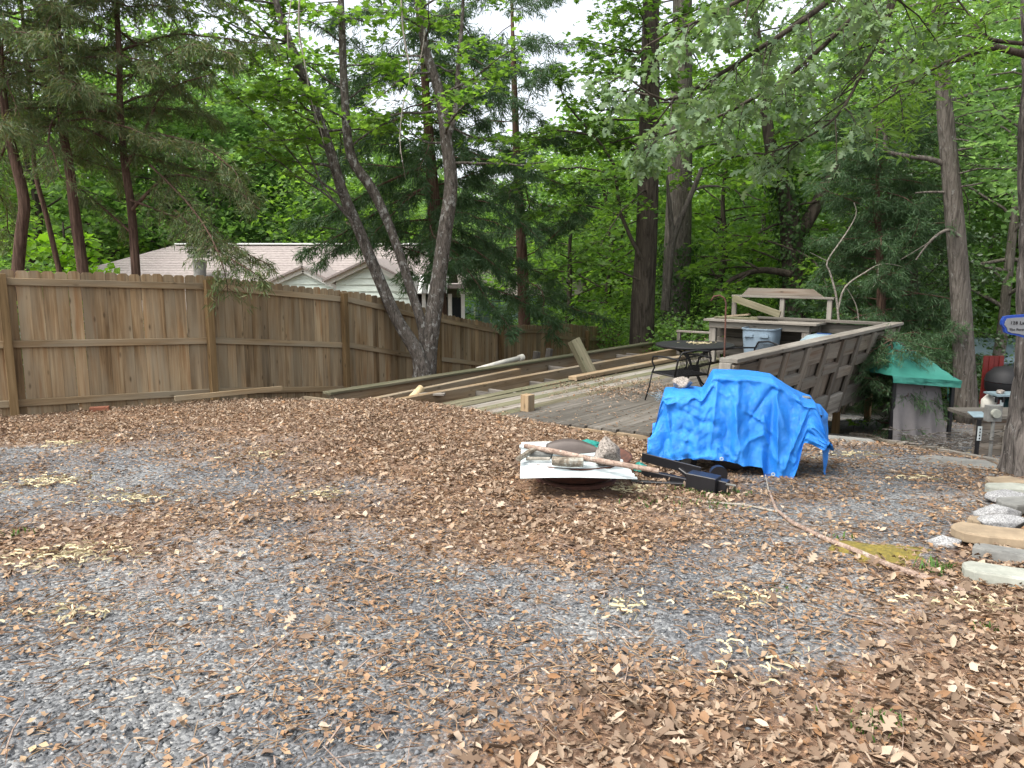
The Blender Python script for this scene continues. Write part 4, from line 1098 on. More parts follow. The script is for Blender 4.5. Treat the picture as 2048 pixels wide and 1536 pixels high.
# ------------------------------------------------------------------ litter, crumbs, gravel
def scatter(n, y0, y1, dens, r, margin=1.2):
    yy_ = np.linspace(y0, y1, 400); cd = np.cumsum(.7 * yy_ + margin + 3.0 * np.exp(-yy_ / 2.5)); y = np.interp(r.uniform(0, 1, n), cd / cd[-1], yy_); x = r.uniform(-1, 1, n) * (.70 * y + margin)
    k = r.uniform(0, 1, n) < dens(x, y)
    return x[k], y[k]
r = np.random.default_rng(5)
def lit_d(x, y):
    m = litter_at(x, y); u, v = deck_uv(x, y)
    onb = (u > .2 * v) & (v < 0) & (v > -5.7)
    m = np.where(onb, 0, m)
    m = np.where((np.hypot((x - FPO.x) / .5, (y - FPO.y + .1) / .5) < 1), 0, m)
    m = np.where((x < -2) & (y > 9.4 + (x + 6.2) * .74), 0, m)
    return np.clip((m - .2) * 1.25, 0.03, 1)
x, y = scatter(370000, .6, 12.5, lit_d, r)
# berm of leaves piled against the deck end, and leaves on the deck
z = zg(x, y) + ((fbm(x * 6, y * 6, 9) - .5) * .022 + litter_at(x, y) * (fbm(x * 9, y * 9, 11) - .3) * .03) + r.uniform(.0, .024, len(x))
n_d = 11000
ud = r.normal(2.2, .55, n_d) ; vd = r.normal(-2.0, 1.1, n_d); ud = ud + .35 * (vd + 2) * 0
kk = (vd < -.15) & (vd > -3.7) & (ud > .2 * vd + .05)
kk &= (fbm(ud * 2.2, vd * 1.4, 91) + .25 * np.exp(-((ud - 2.0) / .6) ** 2)) > .52
ud, vd = ud[kk], vd[kk]
pd = DO + ud[:, None] * DU + vd[:, None] * DV
n_l = 9000
# low bank beyond the timber edging
xl = r.uniform(3.2, 10, n_l); yl = r.uniform(7.2, 13.5, n_l)
ul, vl = deck_uv(xl, yl); kl = (vl > .1) | (ul < 0); xl, yl = xl[kl], yl[kl]
PT = np.concatenate([np.stack([x, y, z], -1), np.stack([pd[:, 0], pd[:, 1], np.full(len(pd), DZ) + r.uniform(.005, .07, len(pd))], -1), np.stack([xl, yl, zg(xl, yl) + r.uniform(.0, .03, len(xl))], -1)])
r.shuffle(PT)
Vs, Fs, off = [], [], 0
for shp, fr_, sz, tl in ((CURL, .17, .046, .4), (CURL2, .19, .044, .4), (ROLL, .19, .038, .3), (OAKC, .07, .062, .4), (BIT, .38, .024, .4)):
    m = int(len(PT) * fr_); q, PT = PT[:m], PT[m:]
    V, F = leaf_geo(q, r, sz * (1 + .06 * np.clip((4.6 - q[:, 1]) / 2, 0, 1)) * np.clip(1.0 - (q[:, 1] - 5) * .05, .72, .95), tl, shp, var=.5)
    Vs.append(V); Fs.append(F + off); off += len(V)
tag(link('leaf_litter', fast_mesh('leaf_litter', np.concatenate(Vs), np.concatenate(Fs)), M_LITTER), 'brown fallen leaves strewn over the ground', 'leaf litter', kind='stuff')
def chip_d(x, y):
    u, v = deck_uv(x, y)
    m = .3 + .7 * sst(.40, .58, fbm(x * 1.7, y * 2.4, 15)); m = np.where((u > .2 * v) & (v < 0) & (v > -5.7), .12 * (v > -3.7), m)
    return m * np.clip(7.5 / np.maximum(y, 1), .0, 1)
x, y = scatter(150000, .6, 10, chip_d, r)
u, v = deck_uv(x, y); ond = (u > .2 * v) & (v < 0) & (v > -5.7)
z = np.where(ond, DZ + .004, zg(x, y) + .008 + (fbm(x * 6, y * 6, 9) - .5) * .022 + r.uniform(0, .012, len(x)))
Q = np.stack([x, y, z], -1); h = len(Q) // 2
V1, F1 = leaf_geo(Q[:h], r, .085, .12, NLIT, var=.5); V2, F2 = leaf_geo(Q[h:], r, .024, .35, DIA, var=.6)
tag(link('needle_litter', fast_mesh('needle_litter', np.concatenate([V1, V2]), np.concatenate([F1, F2 + len(V1)])), M_CHIPS), 'pine needles and leaf crumbs on the gravel', 'leaf litter', kind='stuff')
def grav_d(x, y):
    u, v = deck_uv(x, y)
    m = 1 - .85 * litter_at(x, y); m = np.where((u > .2 * v - .1) & (v < 0), 0, m)
    return m * np.clip(1.25 - y / 9.5, 0, 1)
x, y = scatter(88000, .6, 9, grav_d, r)
z = zg(x, y) + .002 + (fbm(x * 6, y * 6, 9) - .5) * .022
OCT = np.array([(1, 0, 0), (0, 1, 0), (-1, 0, 0), (0, -1, 0), (0, 0, 1), (0, 0, -.6)], float)
OF = np.array([[0, 1, 4], [1, 2, 4], [2, 3, 4], [3, 0, 4], [1, 0, 5], [2, 1, 5], [3, 2, 5], [0, 3, 5]])
n = len(x)
big = sst(.45, .62, fbm(x * .9 + 3, y * .9, 44))
sz = (.0045 + .006 * r.uniform(0, 1, n) ** 2 + .010 * big * r.uniform(0, 1, n) ** 4)[:, None, None]
shard = r.uniform(0, 1, n) < .05 + .06 * big
sz[shard] = (.010 + .016 * r.uniform(0, 1, (shard.sum(), 1, 1)) ** 2)
th = r.uniform(0, 6.28, n)
J = OCT[None] * r.uniform(.55, 1.3, (n, 6, 3)) + r.normal(0, .18, (n, 6, 3)); J[:, :, 2] *= .55; J[shard, :, 2] *= .5; J[shard, :, 1] *= .7
c, s_ = np.cos(th)[:, None], np.sin(th)[:, None]
V = np.stack([J[:, :, 0] * c - J[:, :, 1] * s_, J[:, :, 0] * s_ + J[:, :, 1] * c, J[:, :, 2]], -1) * sz + np.stack([x, y, z], -1)[:, None]
F = (OF[None] + (np.arange(n) * 6)[:, None, None]).reshape(-1, 3)
tag(link('gravel', fast_mesh('gravel', V.reshape(-1, 3), F), M_GRAVEL), 'blue-grey crushed stone on the drive', 'gravel', kind='stuff')

# ------------------------------------------------------------------ trees
def smooth_path(pts, m=4):
    pts = np.asarray(pts, float); n = len(pts); out = []
    for i in range(n - 1):
        p0, p1, p2, p3 = pts[max(i - 1, 0)], pts[i], pts[i + 1], pts[min(i + 2, n - 1)]
        for k in range(m):
            t = k / m
            out.append(.5 * (2 * p1 + (p2 - p0) * t + (2 * p0 - 5 * p1 + 4 * p2 - p3) * t * t + (3 * p1 - p0 - 3 * p2 + p3) * t ** 3))
    out.append(pts[-1])
    return np.array(out)
def limb_path(p, az, el, L, r, droop=0, k=7, wig=.12):
    pts = [np.array(p, float)]; d = np.array([math.cos(az) * math.cos(el), math.sin(az) * math.cos(el), math.sin(el)])
    for i in range(k):
        d = d + r.normal(0, wig, 3) + np.array([0, 0, -droop / k]); d /= np.linalg.norm(d)
        pts.append(pts[-1] + d * L / k)
    return np.array(pts)
def twig_cloud(path, r, spacing, tw_len, flat=.35, start=.25, droop=0):
    """twigs off a limb; returns lists of twig paths"""
    out = []
    seg = np.linalg.norm(np.diff(path, axis=0), axis=1); tot = seg.sum()
    nt = max(2, int(tot * (1 - start) / spacing)); cum = np.concatenate([[0], np.cumsum(seg)])
    for i in range(nt):
        s = tot * (start + (1 - start) * (i + r.uniform(0, 1)) / nt); k = min(np.searchsorted(cum, s) - 1, len(seg) - 1); k = max(k, 0)
        p = path[k] + (path[k + 1] - path[k]) * ((s - cum[k]) / seg[k])
        d = (path[k + 1] - path[k]) / seg[k]
        side = np.cross(d, [0, 0, 1]); side /= (np.linalg.norm(side) + 1e-6)
        q = d * r.uniform(.3, .9) + side * r.choice([-1, 1]) * r.uniform(.5, 1.1) + np.array([0, 0, r.normal(0, flat) - droop]); q /= np.linalg.norm(q)
        L = tw_len * r.uniform(.5, 1.2) * (1.15 - .5 * s / tot)
        mid = p + q * L * .5; end = mid + (q + np.array([0, 0, -.25 - droop])) * L * .5
        out.append(np.array([p, mid, end]))
    return out
def tree(name, label, stems, radii, bark_m, leaf_m, limbs, group=None, leaf=dict(), seed=0, n_side=10, cat='tree', extra=(), jitter=.0, ivy=None, crown_name='crown', twig_r=.004):
    """stems: world paths; limbs: list of (path, radius); leaf: shape,size,per_m,tilt,spread"""
    r = np.random.default_rng(seed); random.seed(seed)
    base = Vector(stems[0][0]); root = thing(name, base, label, cat, 0, group)
    tr = MB()
    bv = np.array(base)
    for st, rad in zip(stems, radii):
        sp = smooth_path(st); rr = np.interp(np.linspace(0, 1, len(sp)), np.linspace(0, 1, len(rad)), rad)
        tr.tube(sp - bv, rr, n_side, jit=jitter)
    tr.build('trunk', bark_m, root, smooth=True)
    lb = MB(); tw = []
    for path, rad in limbs:
        lb.tube(path - bv, np.linspace(rad, rad * .25, len(path)), 6, cap=False)
        t_ = twig_cloud(path, r, leaf.get('spacing', .22), leaf.get('twig', .7), leaf.get('flat', .25), leaf.get('start', .25), leaf.get('droop', 0))
        tw += t_
    for path, rad in extra:
        lb.tube(smooth_path(path) - bv, np.linspace(rad, rad * .35, (len(path) - 1) * 4 + 1), 7, cap=False)
    if leaf.get('twig_geo', True):
        for t_ in tw: lb.tube(t_ - bv, [twig_r * 1.6, twig_r, twig_r * .5], 3, cap=False)
    if lb.V: lb.build('limbs', bark_m if 'limb_m' not in leaf else leaf['limb_m'], root, smooth=True)
    if tw and leaf_m:
        TW = np.array(tw); per = leaf.get('n', 10)
        f = r.uniform(.1, 1.05, (len(TW), per))[:, :, None]
        p = np.where(f < .5, TW[:, None, 0] + (TW[:, None, 1] - TW[:, None, 0]) * f * 2, TW[:, None, 1] + (TW[:, None, 2] - TW[:, None, 1]) * (f - .5) * 2)
        p = (p + r.normal(0, 1, p.shape) * np.array(leaf.get('spread', (.09, .09, .05)))).reshape(-1, 3)
        if leaf.get('needle'):
            d = np.repeat(TW[:, 2] - TW[:, 0], per, axis=0); d /= np.linalg.norm(d, axis=1, keepdims=True) + 1e-6
            t = d * leaf.get('along', .6) + r.normal(0, .55, d.shape) + np.array([0, 0, -leaf.get('hang', .3)]); t /= np.linalg.norm(t, axis=1, keepdims=True)
            s = np.cross(t, r.normal(0, 1, t.shape)); s /= np.linalg.norm(s, axis=1, keepdims=True) + 1e-6
            fr_ = (t, s, np.cross(s, t))
        else: fr_ = None
        V, F = leaf_geo(p - bv, r, leaf.get('size', .1), leaf.get('tilt', .45), leaf.get('shape', DIA), frame=fr_)
        link(crown_name, fast_mesh(crown_name, V, F), leaf_m, root)
    if ivy:
        lo, hi, rad, n = ivy; st = smooth_path(stems[0], 8); zz_ = st[:, 2]
        z = r.uniform(lo, hi, n); k = np.clip(np.searchsorted(zz_, z), 0, len(st) - 1); th = r.uniform(0, 6.28, n); q = rad * r.uniform(.9, 1.6, n)
        p = st[k] + np.stack([np.cos(th) * q, np.sin(th) * q, z - zz_[k]], -1)
        nz = np.stack([np.cos(th), np.sin(th), r.uniform(-.2, .6, n)], -1) + r.normal(0, .3, (n, 3)); nz /= np.linalg.norm(nz, axis=1, keepdims=True)
        t = np.cross(nz, r.normal(0, 1, (n, 3))); t /= np.linalg.norm(t, axis=1, keepdims=True)
        V, F = leaf_geo(p - bv, r, .10, .4, DIA, frame=(t, np.cross(nz, t), nz))
        link('ivy', fast_mesh('ivy', V, F), M_IVY, root)
    return root
def auto_limbs(stem, r, n, zlo, zhi, L, el, droop=.3, rad=.03, az=None, wig=.12, taper=.5):
    """limbs round a stem between two heights"""
    sp = smooth_path(stem, 6); out = []
    for i in range(n):
        f = (i + r.uniform(0, 1)) / n; z = zlo + (zhi - zlo) * f
        k = min(np.searchsorted(sp[:, 2], z), len(sp) - 1)
        a = (i * 2.4 + r.uniform(-.4, .4)) if az is None else r.uniform(*az)
        out.append((limb_path(sp[k], a, r.uniform(*el), L * r.uniform(.7, 1.15) * (1 - taper * f), r, droop, wig=wig), rad * (1 - .5 * f)))
    return out
def px_path(pts, F):
    return [P(p[0], p[1], p[2] if len(p) > 2 else F) for p in pts]
MAPLE = dict(shape=STAR, size=.115, n=13, tilt=.45, twig=.75, spacing=.16, flat=.12, spread=(.10, .10, .035), start=.2)
CEDAR = dict(shape=NEED, size=.10, n=80, twig=.42, spacing=.075, flat=.3, spread=(.035, .035, .035), start=.12, needle=True, hang=.45, droop=.15)

# maple clump by the fence
r = np.random.default_rng(11)
F0 = 13.6
s1 = px_path([(846, 770), (838, 712), (795, 640), (757, 555), (718, 460), (684, 380), (655, 285), (602, 140), (560, 30), (520, -120), (480, -330)], F0)
s2 = px_path([(850, 740), (846, 660), (822, 580), (784, 465), (745, 380), (702, 312), (690, 200), (684, 60), (680, -120), (690, -330)], F0 + .1)
s3 = px_path([(850, 760), (858, 690), (874, 580), (889, 470), (902, 370), (893, 285), (880, 190), (852, 100), (835, 0), (820, -150), (815, -360)], F0 + .15)
s4 = px_path([(893, 285), (912, 210), (918, 110), (925, 30), (930, -160)], F0 + .15)
lim = auto_limbs(s1, r, 24, 3.2, 7.2, 2.0, (-.05, .5), .25, .03, az=(1.2, 5.2)) + auto_limbs(s1, r, 8, 3.4, 6.5, 1.8, (-.1, .3), .3, .025) + auto_limbs(s3, r, 22, 3.3, 7.4, 1.9, (0, .5), .3, .028) + auto_limbs(s2, r, 14, 3.4, 7.0, 1.7, (0, .5), .3, .022) + auto_limbs(s4, r, 7, 4.2, 6.5, 1.2, (0, .5), .2, .02)
for pts in ([(715, 455), (645, 372), (610, 280), (560, 190), (500, 105)], [(690, 395), (610, 340), (555, 270), (470, 190), (400, 120)], [(700, 430), (640, 380), (590, 350), (530, 300), (480, 290)]):
    lim.append((smooth_path(px_path(pts, F0 - .3), 2), .022))
tree('maple_tree', 'multi-stemmed maple with lichen-spotted bark leaning over the fence', [s1, s2, s3, s4], [[.22, .135, .112, .104, .098, .092, .085, .07, .055, .045, .03], [.105, .092, .083, .078, .09, .085, .07, .06, .04, .02], [.215, .16, .14, .13, .12, .105, .09, .07, .06, .045, .03], [.06, .05, .04, .03, .02]], M_BARK_MAPLE, L_MAPLE, lim, leaf=dict(MAPLE, start=.3), seed=12, n_side=14)
# dead hanging twigs in front of the maple
def dead(name, label, paths, rad, F, seed, mat=M_DEADTWIG, twigs=True, cat='branch'):
    r = np.random.default_rng(seed); P0 = None; mb = MB()
    W_ = [smooth_path(px_path(p, F)) for p in paths]; c = Vector(W_[0][0]); cv = np.array(c)
    for p, q in zip(W_, rad):
        mb.tube(p - cv, np.linspace(q, q * .3, len(p)), 6)
        if twigs:
            for t_ in twig_cloud(p, r, .22, .32, .5, .2, .1): mb.tube(t_ - cv, [q * .35, q * .25, q * .15], 4, cap=False)
    o = mb.build(name, mat, None, smooth=True); o.location = c
    return tag(o, label, cat)
dead('dead_limb', 'pale dead twiggy limb hanging before the left maple stem', [[(600, -20), (598, 60), (612, 140), (622, 200), (640, 255), (648, 290)], [(585, -20), (575, 80), (590, 150), (612, 190)]], (.018, .012), 12.6, 31)
dead('dead_limb', 'pale dead twiggy limb hanging before the right maple stem', [[(802, -20), (806, 60), (820, 150), (805, 215), (800, 280), (806, 330)], [(820, 150), (840, 120), (850, 60)]], (.016, .01), 12.8, 32)

# cedars on the left behind the fence
def cedar(name, label, stem, rad, zlo, zhi, n, L, seed, mat=L_CEDAR, extra_limbs=(), group=None, dens=1.0, el=(-.15, .35), droop=.35, az=None, size=.10):
    r = np.random.default_rng(seed)
    lim = auto_limbs(stem, r, n, zlo, zhi, L, el, droop, .022, wig=.16, taper=.35, az=az) + list(extra_limbs)
    return tree(name, label, [stem], [rad], M_BARK_CEDAR, mat, lim, leaf=dict(CEDAR, n=int(66 * dens), size=size), seed=seed + 1, n_side=10, group=group, twig_r=.003)
up = lambda pts, F, z: px_path(pts, F) + [P(*pts[-1][:2], F) + np.array([-.05, .1, z])]
sA = up([(172, 600), (163, 520), (150, 430), (138, 330), (125, 250), (115, 60)], 11.3, 3.0)
cedar('cedar_tree', 'red-barked cedar with split trunk, second from the left behind the fence', sA, [.085, .08, .075, .065, .06, .05, .02], 3.35, 7.2, 34, 2.3, 41)
sB = up([(275, 600), (264, 430), (250, 330), (240, 210), (236, 60)], 11.6, 3.0)
exB = [(smooth_path(px_path([(264, 420), (320, 362), (360, 350), (430, 365), (480, 385, 11.2), (520, 420, 10.9)], 11.5), 2), .028),
       (smooth_path(px_path([(250, 340), (300, 240), (330, 180), (420, 150)], 11.5), 2), .03),
       (smooth_path(px_path([(268, 470), (200, 410), (165, 380)], 11.6), 2), .02),
       (smooth_path([P(350, 420, 11.2), P(400, 470, 10.8), P(440, 505, 10.4), P(500, 540, 10.3), P(540, 570, 10.3)], 2), .018),
       (smooth_path([P(262, 400, 11.4), P(340, 430, 11.2), P(420, 470, 11.1), P(490, 505, 11.0), P(540, 530, 11.0)], 2), .018),
       (smooth_path([P(300, 330, 11.3), P(370, 400, 10.9), P(420, 470, 10.4), P(450, 545, 10.2), P(455, 585, 10.2)], 2), .018)]
cedar('cedar_tree', 'slender red-barked cedar whose boughs droop over the fence top', sB, [.07, .062, .055, .048, .04, .02], 3.4, 7.0, 30, 2.4, 43, extra_limbs=exB)
sC = up([(30, 600), (42, 470), (48, 400), (25, 300), (5, 180)], 11.0, 3.2)
cedar('cedar_tree', 'dark cedar at the far left behind the fence', sC, [.085, .08, .075, .065, .05, .02], 3.2, 7.2, 32, 2.5, 45)
sD = up([(125, 570), (95, 440), (70, 340), (60, 200)], 12.4, 3.0)
cedar('cedar_tree', 'thin leaning cedar stem between the two left cedars', sD, [.045, .04, .035, .03, .015], 3.2, 6.8, 18, 1.9, 47)
# cedar behind the maple
sE = up([(884, 690), (876, 560), (870, 440), (860, 300), (850, 160), (845, 20)], 16.5, 3.0)
exE = [(smooth_path(px_path(p, 16.0), 2), .03) for p in ([(862, 370), (770, 415), (680, 470), (600, 505)], [(858, 330), (760, 370), (660, 430), (590, 450)], [(872, 470), (950, 500), (1000, 540)])]
cedar('cedar_tree', 'big dark cedar standing behind the maple stems', sE, [.17, .15, .14, .11, .08, .05, .02], 1.4, 7.0, 52, 3.0, 49, L_CEDAR_G, dens=.85, size=.15, extra_limbs=exE, el=(-.1, .4), droop=.7)
sF = up([(1050, 690), (1046, 560), (1040, 430), (1034, 330), (1028, 150), (1024, 20)], 20, 3.0)
cedar('cedar_tree', 'straight thin cedar with bare lower trunk past the fence middle', sF, [.17, .15, .13, .10, .07, .04, .02], .6, 8.2, 40, 2.9, 51, L_CEDAR_G, dens=.6, size=.16, el=(-.1, .35), droop=.3)
sG = up([(1765, 720), (1762, 600), (1758, 480), (1755, 380)], 14.6, 1.2)
cedar('cedar_tree', 'dark green young cedar filling the gap behind the railing corner', sG, [.09, .08, .06, .04, .01], -.9, 4.2, 90, 1.7, 53, L_CEDAR_G, dens=1.0, size=.11, el=(-.1, .5), droop=.3)
sH = up([(1800, 880), (1795, 800), (1790, 720)], 11.9, .3)
cedar('cedar_sapling', 'small drooping cedar sapling in front of the grey shelter', sH, [.04, .03, .02, .01], -.95, .8, 34, .95, 55, L_CEDAR_G, dens=.9, size=.09, el=(-.2, .3), droop=.4)

# straight dark tree and its spreading maple boughs
r = np.random.default_rng(61)
FT = 18.4
sT = up([(1283, 720), (1286, 600), (1293, 480), (1297, 330), (1300, 150), (1302, 0)], FT, 4)
lim = auto_limbs(sT, r, 26, 3.0, 9.5, 3.0, (-.1, .4), .35, .03, az=(1.6, 4.9)) + auto_limbs(sT, r, 12, 4.0, 10, 2.2, (0, .5), .3, .03)
for pts in ([(1284, 520), (1240, 425), (1228, 330), (1180, 262), (1130, 205), (1118, 150)], [(1240, 430), (1170, 410), (1100, 420), (1030, 450)], [(1232, 350), (1160, 335), (1090, 345), (1020, 370)], [(1180, 270), (1110, 260), (1040, 275)], [(1280, 560), (1200, 530), (1150, 525), (1110, 540)]):
    lim.append((smooth_path(px_path(pts, FT - .4), 2), .05 if len(pts) > 4 else .025))
tree('maple_tree', 'straight dark-trunked maple with layered boughs beyond the beam end', [sT], [[.31, .28, .25, .24, .22, .18, .06]], M_BARK_DARK, L_MAPLE_D, lim, leaf=dict(MAPLE, n=14, twig=.95, size=.13), seed=62, n_side=14)
# thick grey tree behind with ivy
r = np.random.default_rng(63)
sU = up([(1348, 730), (1352, 600), (1358, 400), (1362, 250), (1365, 0)], 22.5, 4)
ex = [(px_path([(1330, 620), (1340, 510), (1352, 460), (1388, 375), (1404, 335)], 20.5), .13), (px_path([(1345, 480), (1338, 400), (1333, 350)], 20.5), .08), (px_path([(1388, 380), (1420, 372), (1470, 380), (1490, 410)], 20.5), .04)]
tree('ivy_tree', 'thick grey trunk wrapped in ivy right of the straight maple', [sU], [[.46, .42, .36, .32, .26, .08]], M_BARK_GREY, L_MAPLE, auto_limbs(sU, r, 22, 4.5, 11, 3.2, (0, .5), .35, .04), leaf=dict(MAPLE, size=.15, twig=1.0), seed=64, n_side=14, extra=ex, ivy=(-2.5, 2.2, .42, 2600))
# dark forked ivy tree behind the bar
r = np.random.default_rng(65)
FV = 20
sV = px_path([(1590, 660), (1588, 560), (1582, 470), (1572, 390), (1550, 335), (1535, 250), (1520, 120), (1500, -60), (1490, -250)], FV)
sV2 = px_path([(1586, 490), (1628, 420), (1662, 350), (1700, 300), (1740, 200), (1770, 60), (1790, -100)], FV)
ex = [(px_path([(1582, 548), (1530, 540), (1490, 548), (1455, 565), (1430, 600)], FV - .6), .10), (px_path([(1700, 300), (1770, 296), (1790, 260)], FV), .05), (px_path([(1548, 332), (1500, 310), (1440, 320)], FV), .04)]
lim = auto_limbs(sV, r, 24, 1.2, 9, 3.4, (-.05, .4), .35, .035) + auto_limbs(sV2, r, 18, 3.2, 8.5, 2.8, (0, .5), .3, .03)
lim += [(smooth_path(px_path(p, FV - .8), 2), .03) for p in ([(1520, 540), (1480, 520), (1430, 525), (1380, 540)], [(1500, 545), (1450, 580), (1410, 590)], [(1585, 500), (1530, 480), (1470, 470), (1420, 480)])]
tree('ivy_tree', 'dark forked ivy-clad tree behind the serving bar', [sV, sV2], [[.33, .30, .27, .22, .17, .14, .11, .07, .03], [.18, .16, .14, .12, .09, .06, .03]], M_BARK_DARK, L_MAPLE, lim, leaf=dict(MAPLE, size=.14, twig=.95), seed=66, n_side=14, extra=ex, ivy=(-1.5, 4.2, .30, 3000))
# grey tree at the right by the shelter
r = np.random.default_rng(67)
FW = 13.3
sW = up([(1934, 850), (1927, 700), (1919, 560), (1906, 400), (1893, 260), (1885, 150), (1876, 0)], FW, 4)
ex = [(px_path([(1918, 472), (1897, 460), (1872, 472), (1850, 495), (1832, 520)], FW - .2), .035), (px_path([(1872, 472), (1850, 490), (1800, 520)], FW - .2), .012), (px_path([(1908, 385), (1860, 384), (1830, 386)], FW), .03), (px_path([(1893, 330), (1860, 318), (1790, 308), (1770, 295), (1768, 265), (1740, 245)], FW), .05)]
lim = auto_limbs(sW, r, 14, 2.8, 4.2, 1.5, (-.2, .3), .4, .02, az=(-1.2, 1.0)) + auto_limbs(sW, r, 26, 4.2, 8.5, 2.4, (0, .5), .3, .03)
tree('grey_tree', 'slim grey-barked tree beside the green-roofed shelter', [sW], [[.20, .17, .155, .145, .13, .115, .10, .04]], M_BARK_GREY, L_BACK2, lim, leaf=dict(MAPLE, shape=DIA, size=.12, n=12), seed=68, n_side=14, extra=ex)
# trunk further back
r = np.random.default_rng(69)
sX = up([(1698, 640), (1704, 420), (1710, 300), (1716, 60)], 25, 5)
tree('dark_tree', 'dark straight trunk among leaves right of the forked tree', [sX], [[.27, .25, .24, .22, .06]], M_BARK_DARK, L_BACK, auto_limbs(sX, r, 26, 1.5, 11, 3.4, (0, .5), .35, .035), leaf=dict(MAPLE, shape=DIA, size=.16, twig=1.0), seed=70)
# holly
r = np.random.default_rng(71)
sY = up([(1835, 760), (1830, 600), (1822, 450), (1815, 330)], 17, 1.5)
tree('holly_tree', 'dense small-leaved holly between the railing corner and the grey tree', [sY], [[.10, .09, .07, .05, .02]], M_BARK_DARK, L_HOLLY, auto_limbs(sY, r, 70, -1.2, 5.6, 1.9, (0, .5), .2, .02), leaf=dict(shape=DIA, size=.085, n=22, tilt=.8, twig=.55, spacing=.12, flat=.4, spread=(.12, .12, .10), start=.15), seed=72)
r = np.random.default_rng(73)
# oak at the right edge: ridged bark, boughs over the view
Fo = 6.35
oc = P(2096, 960, Fo)
so = [np.array([oc[0] + dx, Fo + dy, z]) for dx, dy, z in ((-.03, 0, -.45), (-.05, 0, -.1), (-.09, 0, .3), (-.12, 0, 1.0), (-.20, .02, 2.0), (-.30, .03, 3.2), (-.40, .05, 4.5), (-.6, .1, 6.5), (-.7, .2, 9), (-.7, .2, 12))]
ro = [.42, .31, .265, .25, .24, .235, .225, .20, .15, .05]
oak = thing('oak_tree', so[1], 'big furrowed oak trunk at the right edge carrying the sign', 'tree')
sp = smooth_path(so, 14); rr = np.interp(np.linspace(0, 1, len(sp)), np.linspace(0, 1, len(ro)), ro)
na = 72; V = []
for i, (p, q) in enumerate(zip(sp, rr)):
    for k in range(na):
        th = 2 * math.pi * k / na
        rd = abs(float(vnoise(th * 4.6 + .25 * math.sin(p[2] * 3), p[2] * 2.2, 8)) - .5) * 2
        rd2 = float(vnoise(th * 11, p[2] * 7, 18))
        fl = 1 + (.12 * math.sin(th * 3 + .8) + .06 * math.sin(5 * th)) * max(0, (.5 - p[2]) / .9)
        q2 = q * fl * (1 - .17 * (1 - rd) ** 3 - .07 * rd2)
        V.append((p[0] - so[1][0] + q2 * math.cos(th), p[1] - so[1][1] + q2 * math.sin(th), p[2] - so[1][2]))
ii = np.arange(len(sp) * na).reshape(len(sp), na); jj = np.roll(ii, -1, 1)
F = np.stack([ii[:-1], jj[:-1], jj[1:], ii[1:]], -1).reshape(-1, 4)
link('trunk', fast_mesh('oak_trunk', np.array(V), F, True), M_BARK_OAK, oak)
OL = []
def oakl(pts, rad): OL.append((smooth_path(px_path(pts, 6), 3), rad))
top = so[6] - np.array([.1, 0, .4])
def from_trunk(z, pts, rad):
    OL.append((smooth_path([np.array([so[3][0] - .1, so[3][1], z])] + px_path(pts, 6), 3), rad))
from_trunk(4.6, [(1900, -260, 5.8), (1700, -40, 5.3), (1620, 30, 5.1), (1530, 90, 5.0), (1420, 160, 4.9), (1330, 200, 4.8), (1250, 150, 4.8)], .026)
from_trunk(4.9, [(1850, -200, 6.2), (1740, -10, 5.8), (1680, 60, 5.7), (1580, 150, 5.6), (1500, 200, 5.5), (1420, 240, 5.4), (1330, 270, 5.3), (1270, 290, 5.3)], .024)
from_trunk(5.0, [(1800, -260, 5.2), (1600, -60, 4.8), (1480, 0, 4.6), (1400, 40, 4.6), (1330, 70, 4.5)], .022)
from_trunk(3.12, [(1995, 95), (1930, 115, 6.1), (1880, 130, 6.0), (1830, 160, 5.9), (1780, 195, 5.8)], .03)
from_trunk(3.3, [(1985, 80), (1940, 30, 6.2), (1900, -20, 6.2)], .02)
from_trunk(5.2, [(1950, -150, 6.6), (1880, 0, 6.6), (1850, 80, 6.6), (1800, 160, 6.5), (1760, 250, 6.4)], .03)
from_trunk(4.8, [(1800, -120, 5.8), (1790, 0, 5.6), (1740, 110, 5.5), (1690, 210, 5.4), (1640, 260, 5.3), (1560, 300, 5.3)], .02)
r = np.random.default_rng(75); random.seed(3)
lb = MB(); bv = np.array(so[1]); PT = []; PW = []
for i, (path, rad) in enumerate(OL):
    lb.tube(path - bv, np.linspace(rad, rad * .2, len(path)), 8, cap=False)
    st = .52 if i < 3 else .5
    for t_ in twig_cloud(path, r, .085, .48, .3, st, .15):
        lb.tube(t_ - bv, [.007, .005, .002], 4, cap=False)
        for t2 in twig_cloud(t_, r, .16, .2, .3, .3, .1):
            lb.tube(t2 - bv, [.003, .002, .001], 3, cap=False); (PW if i in (3, 4, 5) else PT).extend([t2[2], t2[1]])
        (PW if i in (3, 4, 5) else PT).append(t_[2])
lb.build('limbs', M_BARK_DARK, oak, smooth=True)
PT = np.array(PT); C = np.repeat(PT, 6, axis=0); n = len(C)
C = C + r.normal(0, .03, C.shape)
th = r.uniform(0, 6.28, n); t = np.stack([np.cos(th), np.sin(th), r.uniform(-1.3, .1, n)], -1); t /= np.linalg.norm(t, axis=1, keepdims=True)
s = np.cross(t, np.array([0, 0, 1.0]) + r.normal(0, .4, (n, 3))); s /= np.linalg.norm(s, axis=1, keepdims=True)
V, F = leaf_geo(C - bv, r, .082, .4, OAKN, frame=(t, s, np.cross(s, t)))
link('crown', fast_mesh('oak_crown', V, F), L_OAK, oak)
C = np.repeat(np.array(PW), 9, axis=0); C = C + r.normal(0, .05, C.shape)
